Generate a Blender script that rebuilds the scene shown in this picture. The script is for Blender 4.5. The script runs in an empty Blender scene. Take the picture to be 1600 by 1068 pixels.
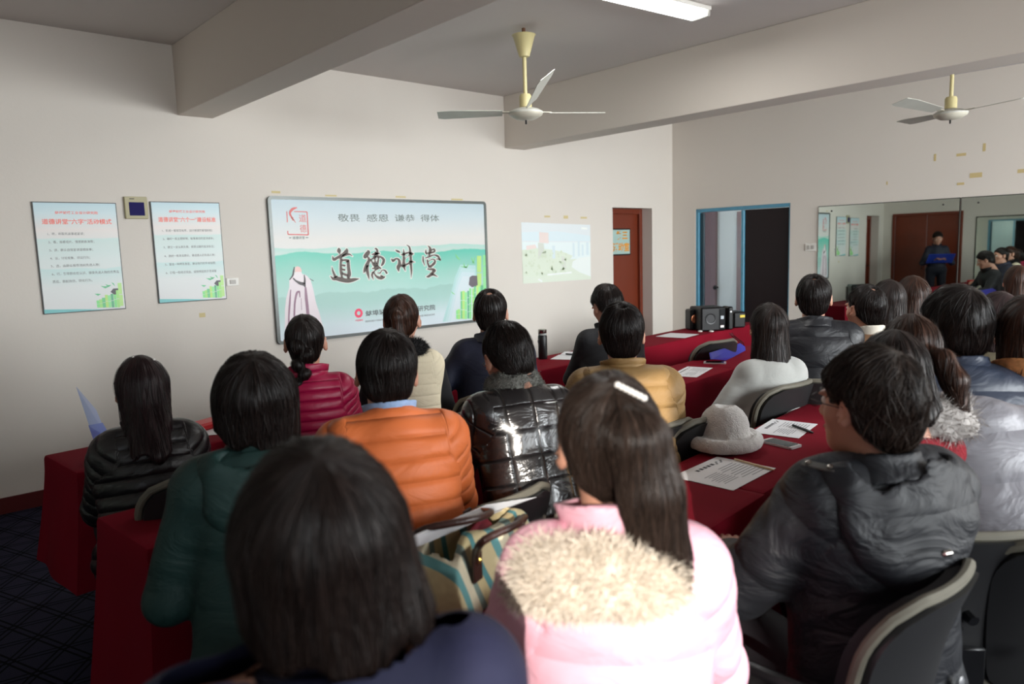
import bpy, math, random
import numpy as np
from mathutils import Vector, Matrix
from mathutils.geometry import tessellate_polygon
PI = math.pi
S = bpy.context.scene
COL = S.collection
random.seed(7)
RNG = np.random.default_rng(11)

# ------------------------------------------------------------------ camera, world, light, exposure
CAM_H = 1.55
F_PX = 1141.24
R_ = Vector((0.743196, -0.668383, -0.030444)); U_ = Vector(); FW = Vector()
def _rot(yaw, pitch, roll):
    f = Vector((math.cos(pitch)*math.cos(yaw), math.cos(pitch)*math.sin(yaw), -math.sin(pitch)))
    r = Vector((math.sin(yaw), -math.cos(yaw), 0)); u = r.cross(f)
    return r*math.cos(roll)+u*math.sin(roll), -r*math.sin(roll)+u*math.cos(roll), f
R_, U_, FW = _rot(0.838561, 0.126225, -0.0306942)
cd = bpy.data.cameras.new('camera'); cam = bpy.data.objects.new('camera', cd); COL.objects.link(cam)
cam.matrix_world = Matrix(((R_.x, U_.x, -FW.x, 0), (R_.y, U_.y, -FW.y, 0), (R_.z, U_.z, -FW.z, CAM_H), (0, 0, 0, 1)))
cd.sensor_width = 36; cd.lens = F_PX/1600*36; cd.clip_start = 0.02
cd.dof.use_dof = True; cd.dof.focus_distance = 3.6; cd.dof.aperture_fstop = 2.8
S.camera = cam
w = bpy.data.worlds.new('world'); S.world = w; w.use_nodes = True
w.node_tree.nodes['Background'].inputs[0].default_value = (0.75, 0.85, 1, 1)
w.node_tree.nodes['Background'].inputs[1].default_value = 1.0
S.view_settings.view_transform = 'Standard'; S.view_settings.look = 'None'; S.view_settings.gamma = 1
S.view_settings.use_curve_mapping = False
S.view_settings.exposure = 0.33
S.cycles.use_denoising = True
S.cycles.max_bounces = 10; S.cycles.diffuse_bounces = 5; S.cycles.glossy_bounces = 5
S.cycles.sample_clamp_indirect = 6
def light(name, kind, loc, direction, energy, color=(1, 1, 1), **kw):
    ld = bpy.data.lights.new(name, kind); ld.energy = energy; ld.color = color
    for k, v in kw.items(): setattr(ld, k, v)
    o = bpy.data.objects.new(name, ld); COL.objects.link(o); o.location = loc
    o.rotation_euler = Vector(direction).to_track_quat('-Z', 'Y').to_euler()
    return o
light('sun', 'SUN', (-3, -3, 3), (0.67, 0.74, -0.30), 5.0, (1.0, 0.93, 0.84), angle=0.009)
# area lamps added at the blinds for daylight: cool sky downwards, plus warm fill
WINS = ((-1.6, -.1), (.3, 1.8), (2.2, 3.7), (4.1, 5.6), (6.0, 7.4))
for (x0, x1), fac in zip(WINS, (.10, .40, .9, 1.25, 1.6)):
    light('window_skylight', 'AREA', ((x0+x1)/2, -2.9, 1.7), (0, 1, -0.36), 66*fac, (0.90, 0.965, 1.0), shape='RECTANGLE', size=1.45, size_y=1.6, spread=2.0)
    light('window_ground_bounce', 'AREA', ((x0+x1)/2, -2.9, 1.7), (0, 1, 0.02), 22*fac, (1.0, 0.945, 0.88), shape='RECTANGLE', size=1.45, size_y=1.6)

# ------------------------------------------------------------------ pixel to plane helpers (frame 1600 x 1068)
def ray(px, py): return R_*((px-800)/F_PX) - U_*((py-534)/F_PX) + FW
CAMP = Vector((0, 0, CAM_H))
def onz(px, py, z): d = ray(px, py); return d*((z-CAM_H)/d.z)+CAMP
def ony(px, py, y): d = ray(px, py); return d*(y/d.y)+CAMP
def onx(px, py, x): d = ray(px, py); return d*(x/d.x)+CAMP

# ------------------------------------------------------------------ materials
def lin(c): return tuple(((v/255)/12.92 if v/255 < .04045 else ((v/255+.055)/1.055)**2.4) for v in c)
MATS = {}
def mat(name, color=(.8, .8, .8), rough=.6, metal=0, bump=None, spec=.5, var=None, sheen=0, emit=None, coat=0, trans=0, srgb=True):
    """bump=(kind, scale, strength); var=(scale, amount)"""
    if name in MATS: return MATS[name]
    m = bpy.data.materials.new(name); m.use_nodes = True; nt = m.node_tree; N = nt.nodes; L = nt.links
    b = N['Principled BSDF']; c = lin(color) if srgb else color
    b.inputs['Base Color'].default_value = (*c, 1); b.inputs['Roughness'].default_value = rough
    b.inputs['Metallic'].default_value = metal; b.inputs['Specular IOR Level'].default_value = spec
    if sheen: b.inputs['Sheen Weight'].default_value = sheen; b.inputs['Sheen Roughness'].default_value = .4
    if coat: b.inputs['Coat Weight'].default_value = coat; b.inputs['Coat Roughness'].default_value = .15
    if trans: b.inputs['Transmission Weight'].default_value = trans
    if emit: b.inputs['Emission Color'].default_value = (*emit[0], 1); b.inputs['Emission Strength'].default_value = emit[1]
    tc = N.new('ShaderNodeTexCoord')
    if var:
        n = N.new('ShaderNodeTexNoise'); n.inputs['Scale'].default_value = var[0]; n.inputs['Detail'].default_value = 4
        L.new(tc.outputs['Object'], n.inputs['Vector'])
        mx = N.new('ShaderNodeMix'); mx.data_type = 'RGBA'; L.new(n.outputs['Fac'], mx.inputs['Factor'])
        mx.inputs['A'].default_value = (*[v*(1-var[1]) for v in c], 1); mx.inputs['B'].default_value = (*[min(1, v*(1+var[1])) for v in c], 1)
        L.new(mx.outputs['Result'], b.inputs['Base Color'])
    if bump:
        k, sc, st = bump
        if k == 'noise':
            n = N.new('ShaderNodeTexNoise'); n.inputs['Scale'].default_value = sc; n.inputs['Detail'].default_value = 5
        elif k == 'weave':
            n = N.new('ShaderNodeTexVoronoi'); n.inputs['Scale'].default_value = sc
        L.new(tc.outputs['Object'], n.inputs['Vector'])
        bp = N.new('ShaderNodeBump'); bp.inputs['Strength'].default_value = st; bp.inputs['Distance'].default_value = .01
        L.new(n.outputs[0], bp.inputs['Height']); L.new(bp.outputs[0], b.inputs['Normal'])
    MATS[name] = m
    return m
def hair_mat(name, base=(.005, .0035, .0032), tip=(.018, .010, .008), rough=.36):
    """strands: uv.x runs around the crown, uv.y along the strand (metres)"""
    if name in MATS: return MATS[name]
    m = bpy.data.materials.new(name); m.use_nodes = True; nt = m.node_tree; N = nt.nodes; L = nt.links
    b = N['Principled BSDF']; uv = N.new('ShaderNodeUVMap'); uv.uv_map = 'strand'
    mp = N.new('ShaderNodeMapping'); mp.inputs['Scale'].default_value = (46, 2.2, 1); L.new(uv.outputs[0], mp.inputs[0])
    n = N.new('ShaderNodeTexNoise'); n.inputs['Scale'].default_value = 1; n.inputs['Detail'].default_value = 6; n.inputs['Roughness'].default_value = .65
    L.new(mp.outputs[0], n.inputs['Vector'])
    cr = N.new('ShaderNodeValToRGB'); cr.color_ramp.elements[0].position = .38; cr.color_ramp.elements[0].color = (*base, 1)
    cr.color_ramp.elements[1].position = .7; cr.color_ramp.elements[1].color = (*tip, 1)
    L.new(n.outputs['Fac'], cr.inputs[0]); L.new(cr.outputs[0], b.inputs['Base Color'])
    b.inputs['Roughness'].default_value = rough; b.inputs['Specular IOR Level'].default_value = .26
    bp = N.new('ShaderNodeBump'); bp.inputs['Strength'].default_value = .55; bp.inputs['Distance'].default_value = .012
    L.new(n.outputs['Fac'], bp.inputs['Height']); L.new(bp.outputs[0], b.inputs['Normal'])
    MATS[name] = m; return m
def quilt_mat(name, color, rough=.45, pitch=.042, strength=.6, vert=0, sheen=0, spec=.5, wr=.35, coat=0, grid=False):
    """jacket shell: uv.x = distance down the torso / along the arm; seams every `pitch`"""
    if name in MATS: return MATS[name]
    m = bpy.data.materials.new(name); m.use_nodes = True; nt = m.node_tree; N = nt.nodes; L = nt.links
    b = N['Principled BSDF']; b.inputs['Base Color'].default_value = (*lin(color), 1); b.inputs['Roughness'].default_value = rough
    b.inputs['Specular IOR Level'].default_value = spec
    if sheen: b.inputs['Sheen Weight'].default_value = sheen
    if coat: b.inputs['Coat Weight'].default_value = coat; b.inputs['Coat Roughness'].default_value = .2
    tc = N.new('ShaderNodeTexCoord')
    n = N.new('ShaderNodeTexNoise'); n.inputs['Scale'].default_value = 6; n.inputs['Detail'].default_value = 4; n.inputs['Distortion'].default_value = 1.0
    mp = N.new('ShaderNodeMapping'); mp.inputs['Scale'].default_value = (1, 1, 1.7); L.new(tc.outputs['Object'], mp.inputs[0]); L.new(mp.outputs[0], n.inputs['Vector'])
    bp = N.new('ShaderNodeBump'); bp.inputs['Strength'].default_value = wr; bp.inputs['Distance'].default_value = .03
    L.new(n.outputs['Fac'], bp.inputs['Height']); last = bp
    if pitch:
        uv = N.new('ShaderNodeUVMap'); uv.uv_map = 'seam'; sp = N.new('ShaderNodeSeparateXYZ'); L.new(uv.outputs[0], sp.inputs[0])
        def seam(out, p):
            a = N.new('ShaderNodeMath'); a.operation = 'DIVIDE'; a.inputs[1].default_value = p; L.new(out, a.inputs[0])
            f = N.new('ShaderNodeMath'); f.operation = 'FRACT'; L.new(a.outputs[0], f.inputs[0])
            s = N.new('ShaderNodeMath'); s.operation = 'SUBTRACT'; s.inputs[1].default_value = .5; L.new(f.outputs[0], s.inputs[0])
            ab = N.new('ShaderNodeMath'); ab.operation = 'ABSOLUTE'; L.new(s.outputs[0], ab.inputs[0])
            pw = N.new('ShaderNodeMath'); pw.operation = 'POWER'; pw.inputs[1].default_value = 5 if not grid else 14; 
            d2 = N.new('ShaderNodeMath'); d2.operation = 'MULTIPLY'; d2.inputs[1].default_value = 2; L.new(ab.outputs[0], d2.inputs[0])
            L.new(d2.outputs[0], pw.inputs[0]); iv = N.new('ShaderNodeMath'); iv.operation = 'SUBTRACT'; iv.inputs[0].default_value = 1; L.new(pw.outputs[0], iv.inputs[1])
            return iv
        h = seam(sp.outputs['X'], pitch)
        if grid:
            h2 = seam(sp.outputs['Y'], pitch*1.15); mn = N.new('ShaderNodeMath'); mn.operation = 'MINIMUM'
            L.new(h.outputs[0], mn.inputs[0]); L.new(h2.outputs[0], mn.inputs[1]); h = mn
        b2 = N.new('ShaderNodeBump'); b2.inputs['Strength'].default_value = strength; b2.inputs['Distance'].default_value = .012
        L.new(h.outputs[0], b2.inputs['Height']); L.new(bp.outputs[0], b2.inputs['Normal']); last = b2
    L.new(last.outputs[0], b.inputs['Normal'])
    MATS[name] = m; return m

# ------------------------------------------------------------------ object helpers
def link(o, parent=None):
    COL.objects.link(o)
    if parent is not None: o.parent = parent
    return o
def tag(o, label=None, cat=None, group=None, kind=None):
    if label: o['label'] = label
    if cat: o['category'] = cat
    if group: o['group'] = group
    if kind: o['kind'] = kind
    return o
def empty(name, loc=(0, 0, 0), rz=0, label=None, cat=None, group=None):
    o = bpy.data.objects.new(name, None); o.empty_display_size = .05; link(o)
    o.location = loc; o.rotation_euler = (0, 0, rz); return tag(o, label, cat, group)
def meshobj(name, V, F, m, parent=None, smooth=False, uv=None, uvname='strand'):
    me = bpy.data.meshes.new(name)
    me.from_pydata([tuple(v) for v in V] if not isinstance(V, np.ndarray) else V.tolist(), [], F if not isinstance(F, np.ndarray) else F.tolist())
    if smooth: me.shade_smooth()
    if uv is not None:
        l = me.uv_layers.new(name=uvname); vi = np.empty(len(me.loops), dtype=np.int32); me.loops.foreach_get('vertex_index', vi)
        l.data.foreach_set('uv', np.asarray(uv, dtype=np.float32)[vi].ravel())
    if m: me.materials.append(m)
    me.update()
    return link(bpy.data.objects.new(name, me), parent)
class MB:
    def __init__(s): s.V = []; s.F = []
    def add(s, V, F):
        o = len(s.V); s.V += [tuple(v) for v in V]; s.F += [tuple(i+o for i in f) for f in F]; return s
    def box(s, c, d, bev=0, rz=0, M=None):
        x, y, z = d[0]/2, d[1]/2, d[2]/2; b = min(bev, x*.9, y*.9, z*.9)
        if b <= 0:
            V = [(sx*x, sy*y, sz*z) for sz in (-1, 1) for sy in (-1, 1) for sx in (-1, 1)]
            F = [(0, 2, 3, 1), (4, 5, 7, 6), (0, 1, 5, 4), (2, 6, 7, 3), (0, 4, 6, 2), (1, 3, 7, 5)]
        else:
            V = []; F = []
            idx = {}
            for sx in (-1, 1):
                for sy in (-1, 1):
                    for sz in (-1, 1):
                        for a in range(3):
                            p = [sx*(x-b), sy*(y-b), sz*(z-b)]; p[a] += (sx, sy, sz)[a]*b
                            idx[(sx, sy, sz, a)] = len(V); V.append(tuple(p))
            g = lambda sx, sy, sz, a: idx[(sx, sy, sz, a)]
            for sg in (-1, 1):
                f = [g(sg, -1, -1, 0), g(sg, 1, -1, 0), g(sg, 1, 1, 0), g(sg, -1, 1, 0)]; F.append(f if sg > 0 else f[::-1])
                f = [g(-1, sg, -1, 1), g(-1, sg, 1, 1), g(1, sg, 1, 1), g(1, sg, -1, 1)]; F.append(f if sg > 0 else f[::-1])
                f = [g(-1, -1, sg, 2), g(1, -1, sg, 2), g(1, 1, sg, 2), g(-1, 1, sg, 2)]; F.append(f if sg > 0 else f[::-1])
            for a in (-1, 1):
                for c2 in (-1, 1):
                    q = a*c2
                    f = [g(-1, a, c2, 1), g(-1, a, c2, 2), g(1, a, c2, 2), g(1, a, c2, 1)]; F.append(f[::-1] if q > 0 else f)
                    f = [g(a, -1, c2, 0), g(a, 1, c2, 0), g(a, 1, c2, 2), g(a, -1, c2, 2)]; F.append(f if q > 0 else f[::-1])
                    f = [g(a, c2, -1, 0), g(a, c2, -1, 1), g(a, c2, 1, 1), g(a, c2, 1, 0)]; F.append(f if q > 0 else f[::-1])
            for sx in (-1, 1):
                for sy in (-1, 1):
                    for sz in (-1, 1):
                        f = [g(sx, sy, sz, 0), g(sx, sy, sz, 1), g(sx, sy, sz, 2)]; F.append(f if sx*sy*sz > 0 else f[::-1])
        cs, sn = math.cos(rz), math.sin(rz)
        V = [(c[0]+v[0]*cs-v[1]*sn, c[1]+v[0]*sn+v[1]*cs, c[2]+v[2]) for v in V]
        if M is not None: V = [tuple(M @ Vector(v)) for v in V]
        return s.add(V, F)
    def tube(s, pts, r, n=8, closed=False, caps=True):
        pts = [Vector(p) for p in pts]; k = len(pts); rr = r if isinstance(r, (list, tuple)) else [r]*k
        V = []; F = []; prev = None
        for i, p in enumerate(pts):
            a = pts[(i-1) % k] if (i > 0 or closed) else p; b = pts[(i+1) % k] if (i < k-1 or closed) else p
            t = (b-a).normalized() if (b-a).length > 1e-9 else Vector((0, 0, 1))
            if prev is None:
                u = t.cross(Vector((0, 0, 1)));
                if u.length < .1: u = t.cross(Vector((0, 1, 0)))
            else: u = prev - t*prev.dot(t)
            u.normalize(); prev = u; v = t.cross(u)
            for j in range(n):
                an = 2*PI*j/n; V.append(p+u*(math.cos(an)*rr[i])+v*(math.sin(an)*rr[i]))
        for i in range(k if closed else k-1):
            for j in range(n):
                a = i*n+j; b = i*n+(j+1) % n; c = ((i+1) % k)*n+(j+1) % n; d = ((i+1) % k)*n+j; F.append((a, b, c, d))
        if caps and not closed: F.append(tuple(range(n))[::-1]); F.append(tuple((k-1)*n+j for j in range(n)))
        return s.add(V, F)
    def lathe(s, prof, n=24, c=(0, 0, 0), M=None):
        V = []; F = []
        for r, z in prof:
            for j in range(n): an = 2*PI*j/n; V.append((c[0]+r*math.cos(an), c[1]+r*math.sin(an), c[2]+z))
        k = len(prof)
        for i in range(k-1):
            for j in range(n): F.append((i*n+j, i*n+(j+1) % n, (i+1)*n+(j+1) % n, (i+1)*n+j))
        F.append(tuple(range(n))[::-1]); F.append(tuple((k-1)*n+j for j in range(n)))
        if M is not None: V = [tuple(M @ Vector(v)) for v in V]
        return s.add(V, F)
    def prism(s, poly, fr, to):
        """poly: 2D points; fr(u,v)->3D bottom ; to(u,v)->3D top"""
        n = len(poly); V = [fr(*p) for p in poly]+[to(*p) for p in poly]
        tr = tessellate_polygon([[Vector((p[0], p[1], 0)) for p in poly]])
        F = [tuple(n+i for i in t) for t in tr]+[tuple(t)[::-1] for t in tr]+[(i, (i+1) % n, n+(i+1) % n, n+i) for i in range(n)]
        return s.add(V, F)
    def build(s, name, m, parent=None, smooth=False, fix=True):
        o = meshobj(name, s.V, s.F, m, parent, False)
        if fix:
            import bmesh
            bm = bmesh.new(); bm.from_mesh(o.data); bmesh.ops.recalc_face_normals(bm, faces=bm.faces); bm.to_mesh(o.data); bm.free()
        if smooth: o.data.shade_smooth(); sharp(o.data)
        return o
def sharp(me, ang=.7):
    try: me.set_sharp_from_angle(angle=ang)
    except Exception: pass
def rrect(w, h, r, n=5, cx=0, cy=0):
    out = []
    for sx, sy, a0 in ((1, 1, 0), (-1, 1, PI/2), (-1, -1, PI), (1, -1, 1.5*PI)):
        for i in range(n+1):
            a = a0+PI/2*i/n; out.append((cx+sx*(w/2-r)+r*math.cos(a), cy+sy*(h/2-r)+r*math.sin(a)))
    return out
def text_mesh(txt, size, bold=0, sx=1.0, align='CENTER', spacing=1.0):
    """outline of a text as (verts 2D list, faces); built-in font"""
    cu = bpy.data.curves.new('t', 'FONT'); cu.body = txt; cu.size = size; cu.align_x = align; cu.align_y = 'CENTER'
    cu.offset = bold; cu.resolution_u = 2; cu.space_character = spacing
    o = bpy.data.objects.new('t', cu); COL.objects.link(o)
    dg = bpy.context.evaluated_depsgraph_get(); me = o.evaluated_get(dg).to_mesh()
    V = [(v.co.x*sx, v.co.y) for v in me.vertices]; F = [tuple(p.vertices) for p in me.polygons]
    o.evaluated_get(dg).to_mesh_clear(); bpy.data.objects.remove(o); bpy.data.curves.remove(cu)
    return V, F
#@@SDF
# ------------------------------------------------------------------ distance fields -> smooth meshes (bodies, clothes, hair)
def sd_cap(P, a, b, ra, rb=None):
    rb = ra if rb is None else rb
    a = np.asarray(a, np.float32); b = np.asarray(b, np.float32); ba = b-a
    t = np.clip(((P-a)@ba)/(ba@ba+1e-9), 0, 1)
    return np.linalg.norm(P-a-t[:, None]*ba, axis=1)-(ra+(rb-ra)*t)
def sd_ell(P, c, r, R=None):
    q = P-np.asarray(c, np.float32)
    if R is not None: q = q@np.asarray(R, np.float32)
    r = np.asarray(r, np.float32); k0 = np.linalg.norm(q/r, axis=1); k1 = np.linalg.norm(q/(r*r), axis=1)
    return k0*(k0-1)/(k1+1e-6)
def smin(a, b, k): h = np.clip(.5+.5*(b-a)/k, 0, 1); return b*(1-h)+a*h-k*h*(1-h)
def smax(a, b, k): return -smin(-a, -b, k)
def rotm(rx=0, ry=0, rz=0):
    return np.array((Matrix.Rotation(rz, 3, 'Z') @ Matrix.Rotation(ry, 3, 'Y') @ Matrix.Rotation(rx, 3, 'X')), dtype=np.float32)
def nets(fn, lo, hi, h):
    lo = np.array(lo, float); hi = np.array(hi, float); n = np.maximum(((hi-lo)/h).astype(int)+2, 4)
    ax = [lo[i]+h*np.arange(n[i]) for i in range(3)]
    # coarse pass: evaluate on a 3x coarser lattice, refine only near the surface
    G = np.stack(np.meshgrid(*ax, indexing='ij'), -1).reshape(-1, 3).astype(np.float32)
    st = 4
    cn = [(k+st-1)//st+1 for k in n]
    cax = [lo[i]+h*st*np.arange(cn[i]) for i in range(3)]
    CG = np.stack(np.meshgrid(*cax, indexing='ij'), -1).reshape(-1, 3).astype(np.float32)
    cf = fn(CG).reshape(cn)
    ii = [np.minimum(np.round(np.arange(k)/st).astype(int), cn[j]-1) for j, k in enumerate(n)]
    cfull = cf[np.ix_(*ii)].reshape(-1)
    near = np.abs(cfull) < h*st*1.6
    f = cfull.copy(); f[near] = fn(G[near]); f = f.reshape(n)
    ins = f < 0
    nx, ny, nz = n
    cnt = np.zeros((nx-1, ny-1, nz-1), np.float32); acc = np.zeros((nx-1, ny-1, nz-1, 3), np.float32)
    sl = lambda d, e: slice(d, e-1+d)
    cor = [(0, 0, 0), (1, 0, 0), (0, 1, 0), (1, 1, 0), (0, 0, 1), (1, 0, 1), (0, 1, 1), (1, 1, 1)]
    val = {c: f[sl(c[0], nx), sl(c[1], ny), sl(c[2], nz)] for c in cor}
    for a in cor:
        for d in range(3):
            if a[d]: continue
            b = list(a); b[d] = 1; b = tuple(b)
            fa, fb = val[a], val[b]; m = (fa < 0) != (fb < 0)
            t = np.where(m, fa/(fa-fb+1e-12), 0)
            for k in range(3):
                acc[..., k] += np.where(m, a[k]+(t if k == d else 0), 0)
            cnt += m
    act = cnt > 0; idx = -np.ones(act.shape, np.int64); idx[act] = np.arange(act.sum())
    cell = np.argwhere(act); V = (cell+acc[act]/cnt[act][:, None])*h+lo
    F = []
    for d in range(3):
        s0 = [slice(None)]*3; s1 = [slice(None)]*3; s0[d] = slice(0, -1); s1[d] = slice(1, None)
        ch = ins[tuple(s0)] != ins[tuple(s1)]
        e = np.argwhere(ch); a1, a2 = (d+1) % 3, (d+2) % 3
        ok = (e[:, a1] > 0) & (e[:, a2] > 0) & (e[:, a1] < n[a1]-1) & (e[:, a2] < n[a2]-1); e = e[ok]
        fl = ins[tuple(s0)][tuple(e.T)]
        def g(o1, o2):
            q = e.copy(); q[:, a1] += o1; q[:, a2] += o2; return idx[tuple(q.T)]
        q = np.stack([g(-1, -1), g(0, -1), g(0, 0), g(-1, 0)], 1)
        q[~fl] = q[~fl][:, ::-1]; F.append(q)
    F = np.concatenate(F)
    return V.astype(np.float32), F
def vnoise(P, sc, seed=0):
    """cheap smooth pseudo noise in -1..1"""
    r = np.random.default_rng(seed); out = 0
    for i in range(5):
        k = r.normal(size=3); k = k/np.linalg.norm(k)*sc*(.7+.3*i); out = out+np.sin(P@k.astype(np.float32)+r.uniform(0, 6.28))*np.sin(P@(np.roll(k, 1)*.8).astype(np.float32)+r.uniform(0, 6))
    return out/2.5
def normals(V, F):
    a = V[F[:, 2]]-V[F[:, 0]]; b = V[F[:, 3]]-V[F[:, 1]]; n = np.cross(a, b); N = np.zeros_like(V)
    for k in range(4): np.add.at(N, F[:, k], n)
    return N/(np.linalg.norm(N, axis=1)[:, None]+1e-9)
#@@SDFEND
# ------------------------------------------------------------------ the room
D = 5.457; W = 7.638; XC = -0.6; YB = -3.0; XL = -3.4; YJ = 1.6; CZ = 3.02
m_wall = mat('wall_paint', (219, 212, 203), .75, bump=('noise', 60, .06), var=(1.5, .03))
m_ceil = mat('ceiling_paint', (208, 202, 198), .8, var=(1.0, .03))
m_beam = mat('beam_paint', (218, 210, 200), .75)
m_skirt = mat('red_brown_skirting', (84, 12, 12), .5)
m_door = mat('door_wood', (112, 44, 20), .4, var=(3, .12), bump=('noise', 20, .05))
m_dark = mat('dark_metal', (28, 28, 30), .45, metal=.6)
m_white = mat('white_plastic', (225, 222, 215), .4)
def struct(mb, name, m, parent=None, smooth=False):
    o = mb.build(name, m, parent, smooth)
    if parent is None: o['kind'] = 'structure'
    return o
def carpet():
    m = bpy.data.materials.new('carpet'); m.use_nodes = True; nt = m.node_tree; N = nt.nodes; L = nt.links; b = N['Principled BSDF']
    tc = N.new('ShaderNodeTexCoord'); sep = N.new('ShaderNodeSeparateXYZ'); L.new(tc.outputs['Object'], sep.inputs[0])
    def mth(op, a, bb=None):
        n = N.new('ShaderNodeMath'); n.operation = op
        for i, v in enumerate((a, bb)):
            if v is None: continue
            if isinstance(v, (int, float)): n.inputs[i].default_value = v
            else: L.new(v, n.inputs[i])
        return n.outputs[0]
    x, y = sep.outputs['X'], sep.outputs['Y']
    def lines(ang, per, wd):
        t = mth('ADD', mth('MULTIPLY', x, math.cos(ang)/per), mth('MULTIPLY', y, math.sin(ang)/per))
        f = mth('ABSOLUTE', mth('SUBTRACT', mth('FRACT', t), .5))
        # two thin parallel lines either side of f = .42
        return mth('LESS_THAN', mth('ABSOLUTE', mth('SUBTRACT', f, .42)), wd)
    l = mth('MAXIMUM', mth('MAXIMUM', lines(0.35, .16, .028), lines(0.35+PI/3, .16, .028)), lines(.35+2*PI/3, .16, .028))
    n = N.new('ShaderNodeTexNoise'); n.inputs['Scale'].default_value = 260; n.inputs['Detail'].default_value = 3; L.new(tc.outputs['Object'], n.inputs['Vector'])
    mx = N.new('ShaderNodeMix'); mx.data_type = 'RGBA'; L.new(n.outputs['Fac'], mx.inputs['Factor'])
    mx.inputs['A'].default_value = (*lin((20, 20, 32)), 1); mx.inputs['B'].default_value = (*lin((58, 58, 78)), 1)
    m2 = N.new('ShaderNodeMix'); m2.data_type = 'RGBA'; L.new(l, m2.inputs['Factor']); L.new(mx.outputs['Result'], m2.inputs['A'])
    m2.inputs['B'].default_value = (*lin((10, 10, 18)), 1); L.new(m2.outputs['Result'], b.inputs['Base Color'])
    b.inputs['Roughness'].default_value = .95; b.inputs['Specular IOR Level'].default_value = .1
    bp = N.new('ShaderNodeBump'); bp.inputs['Strength'].default_value = .5; bp.inputs['Distance'].default_value = .004
    L.new(n.outputs['Fac'], bp.inputs['Height']); L.new(bp.outputs[0], b.inputs['Normal'])
    return m
struct(MB().box(((XL+9.6)/2-.1, (YB+D)/2+.2, -.05), (9.6-XL+.4, D-YB+1.2, .1)), 'floor', carpet())
struct(MB().box(((XL+W)/2+.1, (YB+D)/2, CZ+.05), (W-XL+.8, D-YB+.3, .1)), 'ceiling', m_ceil)
# front wall with two door recesses
T = .36
NR = (6.50, 7.23, 1.985); NL = (-.32, .42, 1.99)
fw = MB()
def wall_y(mb, x0, x1, z0, z1): mb.box(((x0+x1)/2, D+T/2, (z0+z1)/2), (x1-x0, T, z1-z0))
wall_y(fw, XC-.15, NL[0], 0, CZ); wall_y(fw, NL[0], NL[1], NL[2], CZ); wall_y(fw, NL[1], NR[0], 0, CZ); wall_y(fw, NR[0], NR[1], NR[2], CZ); wall_y(fw, NR[1], W+.15, 0, CZ)
struct(fw, 'wall_front', m_wall)
# right wall (2.3 degrees off square) with the glazed double door; built in its own frame: x into the wall, y along it
DEL = math.radians(2.3)
WM = Matrix.Translation((7.642, D, 0)) @ Matrix.Rotation(DEL, 4, 'Z'); WMI = WM.inverted()
def onw(px, py, off=0.0):
    a = WMI @ CAMP; d = WMI.to_3x3() @ ray(px, py); return a+d*((off-a.x)/d.x)
def onwall(o): o.matrix_world = WM @ o.matrix_basis; return o
DY0, DY1, DZ = onw(1235, 314).y, onw(1087, 327).y, 1.96
rw = MB(); TW = .16
for y0, y1, z0, z1 in ((-8.6, DY0, 0, CZ), (DY0, DY1, DZ, CZ), (DY1, .15, 0, CZ)): rw.box((TW/2, (y0+y1)/2, (z0+z1)/2), (TW, y1-y0, z1-z0))
onwall(struct(rw, 'wall_right', m_wall))
lw = MB(); CY0, CY1, CDZ = 4.03, 5.28, 2.02
for y0, y1, z0, z1 in ((YJ, CY0, 0, CZ), (CY0, CY1, CDZ, CZ), (CY1, D, 0, CZ)): lw.box((XC-TW/2, (y0+y1)/2, (z0+z1)/2), (TW, y1-y0, z1-z0))
lw.box(((XL+XC)/2-.1, YJ+.06, CZ/2), (XC-XL-.05, .12, CZ)); lw.box((XL-.06, (YB+YJ)/2, CZ/2), (.12, YJ-YB+.2, CZ))  # unseen widening of the room, invented to give the sun beam its path
struct(lw, 'wall_left', m_wall)
# unseen invented window wall: one opening shaped for the low sun, five with blinds
bw = MB(); OX0, OX1, OZ0, OZ1 = -2.84, -1.93, .55, 2.97
ed = [XL-.15, OX0, OX1]+[v for p in WINS for v in p]+[W+.3]
for i in range(0, len(ed), 2): bw.box(((ed[i]+ed[i+1])/2, YB-.02, CZ/2), (ed[i+1]-ed[i], .04, CZ))
for x0, x1, z0, z1 in [(OX0, OX1, 0, OZ0), (OX0, OX1, OZ1, CZ)]+[(a_, b_, 0, .85) for a_, b_ in WINS]+[(a_, b_, 2.55, CZ) for a_, b_ in WINS]:
    bw.box(((x0+x1)/2, YB-.02, (z0+z1)/2), (x1-x0, .04, z1-z0))
struct(bw, 'wall_back', m_wall)
m_alu = mat('window_aluminium', (190, 192, 195), .4, metal=.5)
m_curt = mat('window_blind', (196, 200, 204), .8)
for i, (x0, x1) in enumerate(WINS):
    wn = MB()
    for a, b, c, d in ((x0, x1, .85, .9), (x0, x1, 2.5, 2.55), (x0, x0+.05, .9, 2.5), (x1-.05, x1, .9, 2.5), ((x0+x1)/2-.02, (x0+x1)/2+.02, .9, 2.5)):
        wn.box(((a+b)/2, YB-.02, (c+d)/2), (b-a, .06, d-c))
    o = struct(wn, 'window_%d' % (i+1), m_alu)
    MB().box(((x0+x1)/2, YB-.055, 1.7), (x1-x0+.02, .01, 1.72)).build('blind', m_curt, o)
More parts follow.
